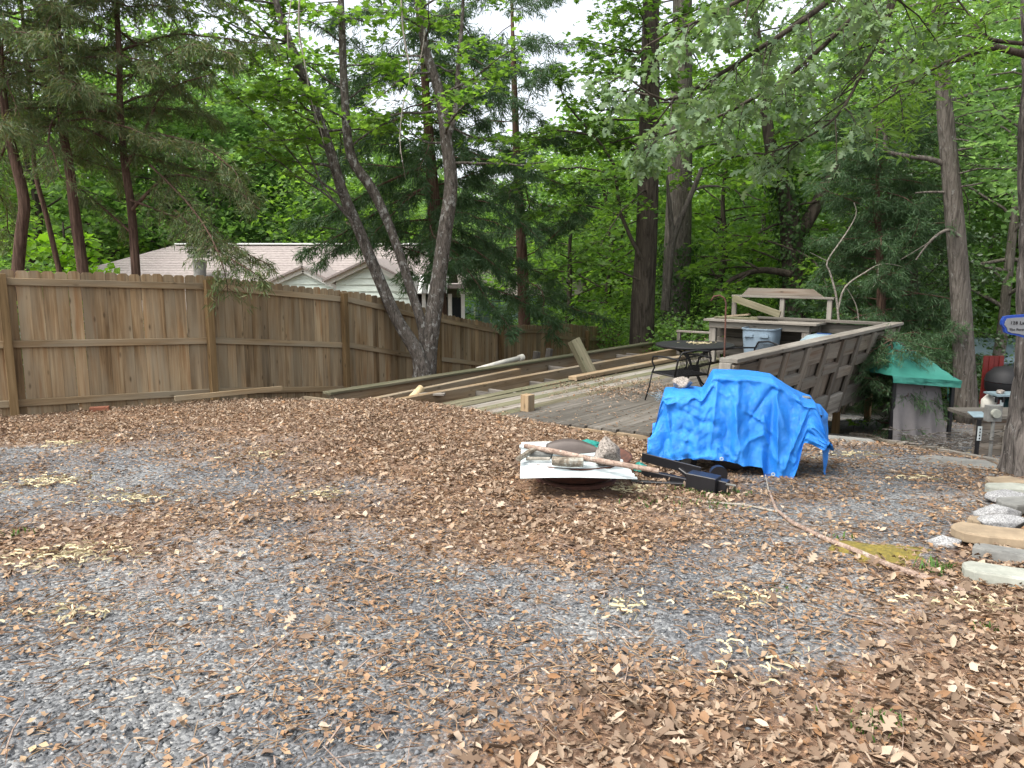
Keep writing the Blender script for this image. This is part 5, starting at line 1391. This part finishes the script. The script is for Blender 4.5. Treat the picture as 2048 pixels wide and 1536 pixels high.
V, F = leaf_geo(C - bv, r, .10, .7, ([(0, 0, 0), (.5, .10, .02), (1, 0, -.06), (.5, -.10, .02)], [[0, 1, 2], [0, 2, 3]])); link('narrow_leaves', fast_mesh('narrow_leaves', V, F), L_WILLOW, oak)
# crown above, out of the frame
lim = []
for i in range(26):
    z = r.uniform(5.5, 12); lim.append(limb_path([so[8][0], so[8][1], z], i * 2.4, r.uniform(.05, .5), r.uniform(1.8, 3.6), r, .2))
PT = np.concatenate([np.concatenate([q for q in twig_cloud(l_, r, .2, .8, .4)]) for l_ in lim])
C = np.repeat(PT, 5, axis=0) + r.normal(0, .13, (len(PT) * 5, 3))
lb = MB()
for l_ in lim: lb.tube(l_ - bv, np.linspace(.05, .01, len(l_)), 5, cap=False)
lb.build('upper_limbs', M_BARK_DARK, oak)
V, F = leaf_geo(C - bv, r, .16, .5, DIA); link('upper_crown', fast_mesh('upper_crown', V, F), L_OAK, oak)

# bright sapling behind the fence at the left
r = np.random.default_rng(77)
sZ = up([(120, 600), (125, 530), (128, 480)], 13.2, .3)
tree('beech_sapling', 'lime-green broad-leaved sapling glowing behind the fence at the left', [sZ], [[.03, .025, .02, .01]], M_BARK_DARK, L_LIME, auto_limbs(sZ, r, 20, .9, 2.0, .95, (-.1, .5), .3, .01), leaf=dict(shape=DIA, size=.17, n=7, tilt=.6, twig=.4, spacing=.12, spread=(.06, .06, .05), start=.2), seed=78)
dead('dead_shrub', 'bare whitish dead shrub branches rising behind the serving bar', [[(1678, 650), (1672, 590), (1660, 545), (1655, 522), (1690, 470), (1712, 430), (1708, 405)], [(1676, 620), (1690, 575), (1730, 545), (1765, 528), (1810, 535), (1825, 548)], [(1655, 522), (1640, 515), (1620, 505)], [(1718, 650), (1712, 610), (1690, 570)], [(1757, 528), (1755, 560), (1745, 575)]], (.022, .019, .009, .013, .009), 13.9, 33, M_DEADSHRUB, cat='shrub', twigs=False)
sap = G(1705, 866)
r = np.random.default_rng(79)
stz = [np.array([sap[0], sap[1], sap[2]]), np.array([sap[0] + .02, sap[1], sap[2] + .12]), np.array([sap[0] + .03, sap[1], sap[2] + .2])]
tree('seedling', 'small bright green seedling at the timber edge beside the railing post', [stz], [[.006, .005, .003]], M_BARK_DARK, L_LIME, [(limb_path(stz[1], a, .4, .14, r), .003) for a in (0, 1.3, 2.5, 3.8, 5)], leaf=dict(shape=DIA, size=.08, n=3, twig=.05, spacing=.06, spread=(.01, .01, .01)), seed=80, cat='plant')

# ------------------------------------------------------------------ the wood beyond: prototypes and copies
def proto_tree(name, label, H, R, seed, leaf_m, bark_m, lsize, nl, tw, per, zlo=.18, shape=DIA, cat='tree', group='trees of the wood beyond the fence', r0=.22):
    r = np.random.default_rng(seed)
    st = [np.array([0, 0, -.3])]
    p = np.array([0, 0, 0.])
    for k in range(7):
        st.append(p.copy()); p = p + np.array([r.normal(0, .18), r.normal(0, .18), H / 7])
    st = [q - np.array([0, 0, 0]) for q in st]
    lim = []
    sp = smooth_path(st, 6)
    for i in range(nl):
        f = (i + r.uniform()) / nl; z = H * (zlo + (1 - zlo) * f * .97)
        k = min(np.searchsorted(sp[:, 2], z), len(sp) - 1)
        prof = math.sin(math.pi * min(1, .22 + .78 * f)) ** .6
        lim.append((limb_path(sp[k], i * 2.4 + r.uniform(-.4, .4), r.uniform(.0, .6), R * prof * r.uniform(.7, 1.15), r, .35), .05 * (1.1 - f)))
    rad = np.linspace(r0, .02, len(st)); rad[0] *= 1.25
    return tree(name, label, [st], [list(rad)], bark_m, leaf_m, lim, group=group, leaf=dict(shape=shape, size=lsize, n=per, tilt=.6, twig=tw, spacing=.34, flat=.3, spread=(.22, .22, .14), start=.2, twig_geo=False), seed=seed + 1, cat=cat)
def copy_tree(root, loc, rz, sc, label=None):
    c = root.copy(); COL.objects.link(c); c.location = loc; c.rotation_euler = (0, 0, rz); c.scale = (sc[0], sc[0], sc[1])
    if label: c['label'] = label
    for ch in root.children:
        d = ch.copy(); COL.objects.link(d); d.parent = c
    return c
def landmark(px):
    for lim_, t in ((60, 'far-left dark cedar'), (220, 'split-trunked cedar'), (340, 'slender red-barked cedar'), (460, 'roof ventilator'), (570, 'bungalow ridge'), (700, 'leaning maple stem'), (800, 'middle maple stem'),
                    (950, 'big dark cedar'), (1110, 'thin straight cedar'), (1250, 'fence end'), (1330, 'straight dark maple'), (1400, 'thick ivy-wrapped trunk'), (1500, 'garden table'), (1580, 'serving bar'), (1660, 'dark forked tree'),
                    (1730, 'dead shrub'), (1800, 'railing corner cedar'), (1870, 'holly'), (1940, 'slim grey tree'), (2020, 'metal shed')):
        if px < lim_: return t
    return 'big furrowed oak'
def row(F): return 'nearest' if F < 23 else 'second-row' if F < 29 else 'third-row' if F < 37 else 'far'
LBL = ['mid-green leafy tree in the wood beyond the fence', 'pale-green airy tree in the wood beyond the fence', 'deep-green bushy tree in the wood beyond the fence']
protos = [proto_tree('leafy_tree', LBL[0], 13, 4.2, 500, L_BACK, M_BARK_DARK, .21, 42, 1.5, 24),
          proto_tree('leafy_tree', LBL[1], 12.5, 3.8, 510, L_BACK2, M_BARK_GREY, .20, 40, 1.4, 23),
          proto_tree('leafy_tree', LBL[2], 11.5, 3.9, 520, L_MAPLE, M_BARK_DARK, .20, 42, 1.4, 24, zlo=.08),
          proto_tree('leafy_tree', LBL[1], 14.5, 4.6, 530, L_BACK2, M_BARK_GREY, .22, 42, 1.6, 24, zlo=.28)]
spots = []
r = np.random.default_rng(88)
def put(px, F, k, s=1.0, h=1.0, dz=0):
    x = (px - 1024) / FPX * F * 1.0
    spots.append((x, F, k, s, h, px))
for a in ((410, 29, 1, 1.1, 1.1), (330, 31, 1, 1.1, 1.1), (500, 33, 1, 1.15, 1.15), (640, 33, 0, 1.1, 1.15), (215, 28, 2, 1.1, 1.1), (330, 27.5, 0, .9, 1.1), (940, 38, 2, 1.1, .8), (840, 36, 1, 1.0, .8), (1090, 36, 0, 1.1, .95), (1010, 42, 1, 1.2, .9), (1240, 36, 2, 1.1, 1.1), (1450, 35, 0, 1.1, 1.2), (-120, 19, 2, .9, .8), (60, 24, 0, 1, 1), (230, 30, 1, 1.05, 1.0), (420, 28, 1, 1.0, .9), (560, 31, 1, 1.1, 1.0), (330, 38, 0, 1.2, 1.1), (700, 27, 2, .9, .95), (1000, 33, 1, .9, .62), (1130, 25, 2, .75, .75), (1210, 30, 0, 1, .9), (1420, 27, 2, .95, 1), (1520, 31, 1, 1, 1.1), (1640, 28, 0, .95, 1.1), (1780, 25, 3, .9, 1), (1880, 22, 0, .85, 1), (1990, 19, 1, .8, 1), (2060, 25, 2, 1, 1.1), (2180, 20, 0, 1, 1), (1960, 29, 3, 1, 1), (2150, 30, 1, 1.1, 1.1),
          (150, 46, 0, 1.3, 1.1), (480, 48, 3, 1.3, 1.1), (620, 55, 1, 1.4, 1.1), (760, 44, 0, 1.1, .8), (880, 50, 2, 1.3, .75), (1060, 52, 0, 1.3, .8), (1180, 45, 1, 1.2, 1.0), (1330, 42, 3, 1.2, 1.05), (1470, 46, 0, 1.3, 1.2), (1600, 44, 2, 1.3, 1.3), (1730, 40, 0, 1.2, 1.2), (1870, 45, 1, 1.3, 1.2), (2000, 42, 0, 1.3, 1.2), (2150, 46, 3, 1.3, 1.2), (-60, 36, 1, 1.2, 1.1), (-200, 44, 0, 1.3, 1.2), (-260, 26, 0, 1.1, 1), (2320, 34, 0, 1.3, 1.2), (2300, 24, 2, 1.1, 1.1)):
    put(*a)
used = set()
KIND_ = ('mid-green leafy', 'pale-green airy', 'deep-green bushy', 'tall pale-green')
for (x, y, k, s, h, px) in spots:
    lab = '%s %s tree in the wood behind the %s' % (row(y), KIND_[k], landmark(px))
    loc = (x, y, float(zg(x, y)) - .1)
    if k not in used:
        used.add(k); o = protos[k]; o['label'] = lab; o.location = loc; o.rotation_euler = (0, 0, r.uniform(0, 6)); o.scale = (s, s, h)
    else: copy_tree(protos[k], loc, r.uniform(0, 6.28), (s, h), lab)
# undergrowth bushes
bp = [proto_tree('leafy_bush', 'leafy green bush of the undergrowth behind the fence', 3.2, 2.0, 600, L_MAPLE, M_BARK_DARK, .14, 34, .8, 26, zlo=.05, cat='bush', group='bushes of the undergrowth', r0=.05),
      proto_tree('leafy_bush', 'leafy green bush of the undergrowth behind the fence', 3.6, 2.1, 610, L_BACK, M_BARK_DARK, .15, 34, .8, 24, zlo=.05, cat='bush', group='bushes of the undergrowth', r0=.05)]
usedb = set()
for (px, F, k, s) in ((-60, 16, 0, 1), (60, 18, 1, 1), (1010, 24, 0, .7), (1090, 25, 1, .8), (1160, 27, 0, .8), (1230, 26, 1, .9), (1310, 24, 0, .95), (1400, 23, 1, 1), (1470, 24, 0, 1.05), (1540, 25, 1, 1.05), (1640, 23, 0, 1.05), (1560, 30, 0, 1.6), (1400, 31, 1, 1.6), (1250, 34, 0, 1.5), (1100, 36, 1, 1.4), (1700, 20, 1, 1), (1800, 21, 0, 1.1), (1890, 24, 1, 1.2), (1990, 26, 0, 1.3), (2080, 22, 1, 1.2), (1750, 32, 0, 1.8), (1900, 34, 1, 1.8), (2050, 36, 0, 1.8), (240, 34, 1, 1.8), (420, 36, 0, 1.8), (80, 30, 0, 1.7), (600, 38, 1, 1.8), (780, 34, 0, 1.5), (900, 33, 1, 1.1), (-100, 28, 1, 1.7), (1380, 17.5, 1, .65), (1320, 19.5, 0, .7), (1240, 22, 1, .6)):
    x = (px - 1024) / FPX * F; loc = (x, F, float(zg(x, F)) - .1); lab = '%s leafy green bush of the undergrowth behind the %s' % (row(F), landmark(px))
    if k not in usedb:
        usedb.add(k); bp[k]['label'] = lab; bp[k].location = loc; bp[k].scale = (s, s, s)
    else: copy_tree(bp[k], loc, r.uniform(0, 6.28), (s, s), lab)
# far wood that reads as one mass
rw = np.random.default_rng(99); n = 60000
az = rw.uniform(-1.15, 1.15, n); d = 68 + rw.uniform(0, 22, n); zz = -4 + 17 * rw.uniform(0, 1, n) ** 1.1 * (0.65 + .5 * vnoise(az * 14, d * 0, 3)) * (1 - .35 * np.exp(-((az + .02) / .12) ** 2))
PTS = np.stack([np.sin(az) * d, np.cos(az) * d, zz], -1)
V, F = leaf_geo(PTS, rw, .85, .8, STAR)
tag(link('far_wood', fast_mesh('far_wood', V, F), L_BACK), 'far wood closing the view behind the trees', 'wood', kind='stuff')

# ------------------------------------------------------------------ neighbour's houses
def px_box(px0, px1, F): return P(px0, 540, F)[0], P(px1, 540, F)[0]
hx0, hx1 = P(190, 545, 22)[0], P(905, 545, 22)[0]
house = thing('bungalow', (P(560, 600, 22)[0], 22, -2.6), 'pale low bungalow with brown shingle roof behind the fence', 'house')
HB = Vector(house.location)
def quad_roof(name, rows_n, a0, a1, b0, b1, mat, parent):
    """courses of shingles between eave a0-a1 and ridge b0-b1, each lapping the one below"""
    a0, a1, b0, b1 = map(Vector, (a0, a1, b0, b1))
    nrm = (a1 - a0).cross(b0 - a0).normalized()
    if nrm.z < 0: nrm = -nrm
    for k in range(rows_n):
        f0, f1 = k / rows_n, (k + 1.12) / rows_n
        f1 = min(f1, 1)
        p = [a0.lerp(b0, f0) + nrm * .012, a1.lerp(b1, f0) + nrm * .012, a1.lerp(b1, f1) + nrm * .004, a0.lerp(b0, f1) + nrm * .004]
        q = [v - nrm * .010 for v in p]
        link(name, mesh(name, [v - HB for v in p + q], [[0, 1, 2, 3], [7, 6, 5, 4], [0, 4, 5, 1], [1, 5, 6, 2], [2, 6, 7, 3], [3, 7, 4, 0]]), mat, parent)
zr = P(500, 490, 23)[2]; ze = zr - 1.75
rx0, rx1 = P(352, 490, 23)[0], P(905, 490, 23)[0]
ye = 19.6
ex0 = rx0 - 5.0
quad_roof('shingle_course', 26, (ex0, ye, ze), (rx1, ye, ze), (rx0, 23, zr), (rx1, 23, zr), M_ROOF, house)
quad_roof('shingle_course', 26, (ex0, 26.4, ze), (ex0, ye, ze), (rx0, 23, zr), (rx0 + .01, 23, zr), M_ROOF, house)
quad_roof('shingle_course', 6, (rx1, 26.4, ze), (ex0, 26.4, ze), (rx1, 23, zr), (rx0, 23, zr), M_ROOF, house)
board('ridge_cap', (rx0, 23, zr + .03), (rx1, 23, zr + .03), .22, .04, M_TRIM, house)
MB().box((0, 0, 0), (rx1 - ex0 - .8, 6.0, 3.2)).build('wall', M_WHITEWALL, house, Matrix.Translation(((rx1 + ex0) / 2 + .2, 23.1, ze - 1.62)))
def gable(pxa, pya, pxl, pyl, pxr, pyr, F, wallm):
    a, l_, r_ = Vector(P(pxa, pya, F)), Vector(P(pxl, pyl, F)), Vector(P(pxr, pyr, F))
    # clapboards
    zb = -2.4; z = zb
    hgt = .16
    kk = 0
    while z < a.z - .05:
        zt = min(z + hgt, a.z - .03)
        def span(zq):
            if zq <= l_.z: xl = l_.x
            else: xl = l_.x + (a.x - l_.x) * (zq - l_.z) / (a.z - l_.z)
            if zq <= r_.z: xr = r_.x
            else: xr = r_.x + (a.x - r_.x) * (zq - r_.z) / (a.z - r_.z)
            return xl + .12, xr - .12
        if z > -.9:
            x0, x1 = span(z); x2, x3 = span(zt)
            if x1 - x0 > .05:
                V = [(x0, F - .03, z), (x1, F - .03, z), (x3, F - .005, zt), (x2, F - .005, zt), (x0, F + .08, z), (x1, F + .08, z), (x3, F + .08, zt), (x2, F + .08, zt)]
                link('clapboard', mesh('clapboard', [Vector(v) - HB for v in V], [[0, 1, 2, 3], [7, 6, 5, 4], [0, 4, 5, 1], [1, 5, 6, 2], [2, 6, 7, 3], [3, 7, 4, 0]]), wallm, house)
        z += hgt
    for e in (l_, r_):
        d = (e - a).normalized(); up_ = Vector((0, 1, 0)).cross(d); up_ = up_ if up_.z > 0 else -up_
        board('rake_board', a + Vector((0, -.10, -.06)), e + d * .15 + Vector((0, -.10, -.06)), .03, .15, M_TRIM, house, up=up_)
        back = Vector((0, 3.0, 0))
        m = [a + Vector((0, -.2, .04)), e + d * .2 + Vector((0, -.2, .04)), e + d * .2 + back + Vector((0, 0, .04)), a + back + Vector((0, 0, .04))]
        m2 = [v - up_ * .05 for v in m]
        link('gable_roof', mesh('gable_roof', [v - HB for v in m + m2], [[0, 1, 2, 3], [7, 6, 5, 4], [0, 4, 5, 1], [1, 5, 6, 2], [2, 6, 7, 3], [3, 7, 4, 0]]), M_ROOF, house)
    return a, l_, r_
gable(608, 534, 545, 562, 690, 576, 19.4, M_WHITEWALL)
gable(738, 520, 662, 556, 842, 575, 19.0, M_WHITEWALL)
awn = Vector(P(838, 560, 18.4))
V = []
for k in range(9):
    x = awn.x - .35 + k * .12
    board('awning_slat', (x, 18.35, awn.z - .32), (x, 19.05, awn.z + .1), .10, .02, M_TRIM if k % 2 else M_SLATE_D, house)
dx = P(835, 600, 18.95)
board('door', (dx[0] + .05, 18.92, -1.9), (dx[0] + .05, 18.92, .35), .8, .05, M_TRIM, house, up=(0, 1, 0))
for px in (848, 900, 926):
    q = P(px, 600, 18.9); board('porch_post', (q[0], q[1], -2.2), (q[0], q[1], .9), .09, .09, M_TRIM, house, up=(0, 1, 0))
q0, q1 = P(860, 640, 19.4), P(925, 590, 19.4)
MB().box((0, 0, 0), (q1[0] - q0[0], .2, 2.2)).build('porch_screen', M_GLASS, house, Matrix.Translation(((q0[0] + q1[0]) / 2, 19.45, -.3)))
pf = Vector(P(895, 572, 19)); MB().box((0, 0, 0), (1.5, 1.2, .1)).build('porch_roof', M_ROOF, house, Matrix.Translation((pf.x, 19.3, pf.z)))
vt = Vector(P(400, 545, 21)); vz = P(400, 508, 21)[2]
vent = thing('roof_ventilator', (vt.x, vt.y, vt.z - .3), 'dark louvred metal ventilator on the bungalow roof', 'ventilator')
MB().tube([(0, 0, -.1), (0, 0, vz - vt.z + .15)], .16, 16).build('duct', M_SLATE_D, vent)
for k in range(4): MB().lathe([(.20, 0), (.30, .03), (.30, .07), (.2, .09)], 20, (0, 0, vz - vt.z + .2 + k * .1)).build('louvre', M_IRON if k % 2 else M_SLATE_D, vent)

h2 = thing('blue_house', (P(980, 630, 33)[0], 33, -3.6), 'pale blue clapboard house glimpsed through the trees past the fence', 'house')
HB = Vector(h2.location)
zb, zt = -3.6, P(950, 590, 33)[2]
x0, x1 = P(900, 620, 33)[0], P(1150, 620, 33)[0]
z = -3.0
while z < zt:
    board('clapboard', (x0, 33, z), (x1, 33, z), .06, .155, M_BLUEWALL, h2); z += .16
MB().box((0, 0, 0), (x1 - x0, 5, zt + 3.6)).build('wall', M_BLUEWALL, h2, Matrix.Translation(((x0 + x1) / 2, 35.6, (zt - 3.6) / 2)))
quad_roof('shingle_course', 10, (x0 - .3, 32.6, zt), (x1 + .3, 32.6, zt), (x0 - .3, 35.5, zt + 1.6), (x1 + .3, 35.5, zt + 1.6), M_ROOF, h2)
w0 = Vector(P(966, 633, 32.95))
wf = MB().box((0, 0, 0), (.78, .08, 1.0)).build('window', M_TRIM, h2, Matrix.Translation((w0.x, 32.92, w0.z)))
for i in (-1, 1):
    for j in (-1, 1):
        MB().box((0, 0, 0), (.30, .03, .40)).build('pane', M_BLUELID, wf, Matrix.Translation((w0.x + i * .17, 32.87, w0.z + j * .22)))

# ------------------------------------------------------------------ shelter and bits beyond the timber edge
FS = 11.4
sb = G(1850, 872); SZ = float(zg(7.0, FS)) 
c0, c1 = P(1770, 865, FS), P(1893, 865, FS)
sh = thing('garden_shelter', ((c0[0] + c1[0]) / 2, FS + .3, float(zg((c0[0] + c1[0]) / 2, FS + .3))), 'low shelter of mauve-grey cloth under a sagging green tarp roof', 'shelter')
B0 = np.array(sh.location)
zt_ = P(1840, 752, FS)[2]; zp = P(1835, 678, FS + .6)[2]
xL, xR = P(1785, 800, FS)[0], P(1893, 800, FS)[0]
n = 40; m = 16; V = []
zgr = float(zg(xR, FS)) 
for i in range(m):
    f = i / (m - 1)
    for k in range(n):
        g = k / (n - 1)
        x = xL + (xR - xL - .12 * f) * g; y = FS - .10 * (1 - f) - .04 * math.sin(g * 20) * (1 - f) ** 2
        V.append((x, y, zgr - .05 + (zt_ - zgr - .03) * f))
ii = np.arange(n * m).reshape(m, n)
F = np.stack([ii[:-1, :-1], ii[:-1, 1:], ii[1:, 1:], ii[1:, :-1]], -1).reshape(-1, 4)
link('front_cloth', fast_mesh('front_cloth', np.array(V) - B0, F, True), M_GREYCLOTH, sh)
V = [(xR - .02, FS - .02, zgr - .05), (xR + .12, FS + 1.3, zgr - .1), (xR + .0, FS + 1.3, zt_ - .06), (xR - .12, FS, zt_ - .08)]
link('side_cloth', mesh('side_cloth', np.array(V) - B0, [[0, 1, 2, 3]]), M_GREYCLOTH, sh)
# roof tarp
ap = np.array([P(1803, 672, FS + .55)[0], FS + .75, zp]); cor = [np.array([xL - .14, FS - .2, zt_ + .03]), np.array([xR + .09, FS - .2, zt_ - .05]), np.array([xR + .2, FS + 1.6, zt_ + .05]), np.array([xL - .1, FS + 1.6, zt_ + .05])]
V, F = [], []
for k in range(4):
    a, b = cor[k], cor[(k + 1) % 4]; b0 = len(V); N = 14
    for i in range(N + 1):
        for j in range(N + 1):
            q = a + (b - a) * j / N; f = i / N; p = q + (ap - q) * f
            p = p + np.array([0, 0, -.09 * math.sin(math.pi * f) * math.sin(math.pi * j / N) + (float(fbm(j * .5 + k * 9, i * .5, 4)) - .5) * .06 * (1 - f) - .05 * (1 - f) ** 3 * math.sin(math.pi * j / N)])
            V.append(p)
    for i in range(N):
        for j in range(N): F.append([b0 + i * (N + 1) + j, b0 + i * (N + 1) + j + 1, b0 + (i + 1) * (N + 1) + j + 1, b0 + (i + 1) * (N + 1) + j])
link('roof_tarp', fast_mesh('roof_tarp', np.array(V) - B0, np.array(F), True), M_TEALTARP, sh)
# bunched skirt at the right corner
V, F = patch([((xL - .14, FS - .205, zt_ + .03), (xR + .09, FS - .205, zt_ - .05)), ((xL - .12, FS - .2, zt_ - .07), (xR + .07, FS - .19, zt_ - .15))], 30, 9, .07); link('tarp_skirt', fast_mesh('tarp_skirt', V - B0, F, True), M_TEALTARP, sh)
V, F = patch([((xR - .12, FS - .2, zt_ - .05), (xR + .14, FS + .2, zt_ - .02)), ((xR - .08, FS - .18, zt_ - .25), (xR + .10, FS + .15, zt_ - .22)), ((xR - .02, FS - .1, zt_ - .42), (xR + .04, FS + .05, zt_ - .36))], 10, 3, .10)
link('tarp_corner', fast_mesh('tarp_corner', V - B0, F, True), M_TEALTARP, sh)
board('pole', (xR + .03, FS - .08, zgr - .1), (xR + .03, FS - .08, zt_), .05, .05, M_BLACK, sh, up=(0, 1, 0))
board('pole', (xL, FS - .02, zgr - .1), (xL, FS - .02, zt_), .05, .05, M_BLACK, sh, up=(0, 1, 0))
# meter pedestal, gauge post, low siding hut, clutter
def gz_at(px, py): return G(px, py)
q = P(1982, 888, 9.5)
ped = thing('meter_post', q, 'grey electric meter box on a thin post before the low hut', 'meter')
zt2 = P(1982, 830, q[1])[2] - q[2]
MB().tube([(0, 0, -.3), (0, 0, zt2 - .05)], .022, 10).build('post', M_SLATE_D, ped)
MB().box((0, .02, zt2 + .02), (.17, .10, .2)).build('box', M_SLATE_D, ped)
MB().tube([(-.01, -.08, zt2 + .03), (-.01, -.03, zt2 + .03)], .055, 16).build('dial', M_SLATE, ped)
q = P(1953, 902, 8.9)
gp_ = thing('marker_post', q, 'dark post with a white numbered strip near the timber edge', 'post')
zt3 = P(1953, 852, q[1])[2] - q[2]; zm = P(1953, 880, q[1])[2] - q[2]
MB().box((0, 0, zm / 2 + .1), (.035, .035, zm + .3)).build('stake', M_IRON, gp_)
MB().box((0, -.025, (zt3 + zm) / 2), (.045, .012, zt3 - zm)).build('strip', M_WHITE, gp_)
for k in range(4): MB().box((0, -.033, zm + (zt3 - zm) * (.15 + .22 * k)), (.014, .004, .02)).build('mark', M_IRON, gp_)
hq = G(2000, 880)
hut = thing('low_hut', (P(1995, 860, 10.1)[0], 10.4, hq[2]), 'low brown clapboard well hut with a dark flat top', 'hut')
xa, xb = P(1948, 860, 10.1)[0], P(2075, 860, 10.1)[0]; za, zb_ = P(1990, 890, 10.1)[2], P(1990, 838, 10.1)[2]
z = za - .1
while z < zb_: board('clapboard', (xa, 10.1, z), (xb, 10.1, z), .03, .085, M_RAILP, hut); z += .09
board('lid_board', (xa - .06, 10.35, zb_ + .03), (xb + .06, 10.35, zb_ + .03), .62, .05, M_OLD, hut)
board('corner_trim', (P(2014, 860, 10.05)[0], 10.06, za - .1), (P(2014, 860, 10.05)[0], 10.06, zb_ - .08), .07, .03, M_OLDER, hut, up=(0, 1, 0))
tag(board('solar_panel', (P(1936, 832, 10.05)[0], 10.0, zb_ + .08), (P(1965, 834, 10.05)[0], 10.0, zb_ + .08), .16, .015, M_BLUELID, None, up=(0, -.3, 1)), 'small flat solar panel on the corner of the low hut', 'solar panel')
ST = Vector((P(2000, 800, 11.2)[0], 11.2, zb_ + .05))
st_ = thing('side_table', ST, 'small green-topped stand on the low hut holding a stone', 'table')
zt4 = P(2000, 788, 11.2)[2] - ST.z
MB().box((.06, 0, zt4), (.42, .34, .025)).build('top', M_BLUELID, st_)
for sx in (-.13, -.03, .25): MB().box((sx, -.12, zt4 / 2), (.03, .03, zt4)).build('leg', M_BLACK, st_)
stone((ST.x - .03, ST.y - .05, ST.z + zt4 + .04), (.14, .1, .1), .3, M_GRANITE_P, 55, 'small stone on the green-topped stand')
q = P(1983, 760, 12.2)
rf = thing('red_panel', (q[0], q[1], q[2] - .4), 'red ribbed metal panel standing behind the big oak', 'panel')
for k in range(4): MB().box((-.12 + k * .08, 0, .4), (.07, .03 + .02 * (k % 2), .78)).build('rib', M_RED, rf)
q = P(2008, 770, 12.0)
ket = thing('kettle_grill', (q[0] + .03, q[1], q[2] - .25), 'round black kettle barbecue behind the oak trunk', 'grill')
MB().lathe([(.02, .0), (.2, .05), (.29, .18), (.30, .30)], 24).build('bowl', M_IRON, ket, smooth=True)
MB().lathe([(.305, .31), (.28, .42), (.18, .52), (.02, .56)], 24).build('lid', M_IRON, ket, smooth=True)
for a in (0, 2.1, 4.2): MB().tube([(.15 * math.cos(a), .15 * math.sin(a), .1), (.3 * math.cos(a), .3 * math.sin(a), -.5)], .012, 6).build('leg', M_IRON, ket)
q = G(1978, 838)
jug = thing('plastic_jug', (P(1976, 812, 11.4)[0], 11.4, P(1976, 822, 11.4)[2]), 'white plastic jug under the green-topped stand', 'jug')
MB().lathe([(0, 0), (.09, .0), (.10, .03), (.10, .17), (.05, .23), (.03, .25), (.03, .27), (0, .27)], 16).build('body', M_PVC, jug, smooth=True)
MB().tube([(.06, 0, .2), (.12, 0, .2), (.12, 0, .12), (.10, 0, .1)], .012, 6).build('handle', M_PVC, jug)
blob((P(2025, 815, 11.2)[0], 11.2, P(2025, 822, 11.2)[2]), (.30, .25, .4), 83, M_DKGREEN, 'dark teal covered bundle beside the oak trunk on the hut', 'covered_bundle', 'bundle')
# brush heap
r = np.random.default_rng(120); c = P(1905, 893, 9.4); mb = MB()
for k in range(46):
    p = np.array([r.normal(0, .28), r.normal(0, .12), r.uniform(0, .16)]); a = r.normal(-.2, .5) + (math.pi if r.uniform() < .5 else 0); L = r.uniform(.25, .7)
    d = np.array([math.cos(a), math.sin(a) * .5, r.normal(0, .2)]) * L
    mb.tube([p - d * .5, p + r.normal(0, .02, 3), p + d * .5], [.008, .007, .003], 4)
o = mb.build('brush_heap', M_DEADTWIG, None); o.location = (c[0], c[1] + .1, c[2] - .02); o.data.materials[0] = M_BARK_MAPLE
tag(o, 'heap of dark brushwood sticks behind the timber edging', 'brush heap')
# far right: metal-roofed sheds through the leaves
ms = thing('metal_shed', (P(2010, 700, 19)[0], 19, -1.9), 'grey ribbed metal shed seen through leaves by the oak', 'shed')
for k in range(12):
    x = P(1985, 700, 19)[0] + k * .16
    board('wall_rib', (x, 19, -2), (x, 19, P(2000, 715, 19)[2]), .15, .03, M_GRAYBIN if k % 2 else M_WHITE, ms, up=(0, 1, 0))
zs = P(2000, 715, 19)[2]
board('roof_sheet', (P(1975, 700, 18.6)[0], 19.4, zs + .15), (P(1975, 700, 18.6)[0] + 2.4, 19.4, zs + .1), 1.5, .03, M_GRAYBIN, ms, up=(0, -.35, 1))
# ------------------------------------------------------------------ sign on the oak
FG = 6.06
sg = Vector(P(2040, 652, FG))
sign = thing('address_sign', sg, 'grey house sign with wavy blue border and black lettering on the oak', 'sign')
def sp_(px, py, dy=0): p = P(px, py, FG); return (p[0] - sg.x, dy, p[2] - sg.z)
outl = [(2005, 641), (2010, 633), (2022, 631), (2050, 629), (2090, 627), (2130, 626), (2160, 632), (2166, 650), (2160, 682), (2120, 684), (2080, 679), (2050, 676), (2034, 671), (2020, 669), (2011, 665), (2009, 656), (2004, 649)]
cxp, cyp = 2085, 654
inn = [(cxp + (x - cxp) * .945, cyp + (y - cyp) * .80) for x, y in outl]
def plate(ol, y0, y1):
    n = len(ol); V = [sp_(x, y, y0) for x, y in ol] + [sp_(x, y, y1) for x, y in ol]
    return V, [list(range(n))[::-1], list(range(n, 2 * n))] + [[k, (k + 1) % n, (k + 1) % n + n, k + n] for k in range(n)]
M_SIGNBLUE = plain('sign_blue', (.012, .05, .28), .5, var=.15, bmp=0); M_SIGN = plain('sign_grey', (.17, .18, .19), .6, var=.12, scale=12, bmp=.05)
V, F = plate(outl, 0, .03); link('border', mesh('border', V, F), M_SIGNBLUE, sign)
V, F = plate(inn, -.006, .001); link('face', mesh('face', V, F), M_SIGN, sign)
def text(body, px, py, size, name='lettering'):
    cu = bpy.data.curves.new(name, 'FONT'); cu.body = body; cu.size = size; cu.extrude = .002; cu.space_character = 1.15
    cu.materials.append(M_BLACK)
    o = bpy.data.objects.new(name, cu); COL.objects.link(o); o.parent = sign
    bpy.context.view_layer.update()
    me = bpy.data.meshes.new_from_object(o); bpy.data.objects.remove(o); bpy.data.curves.remove(cu)
    o = link(name, me, None, sign)
    p = sp_(px, py); o.location = (p[0], -.008, p[2]); o.rotation_euler = (math.pi / 2, 0, 0)
text('128 La', 2019, 648.5, .036)
text('The Perois', 2017, 661, .026)

bpy.context.view_layer.update()
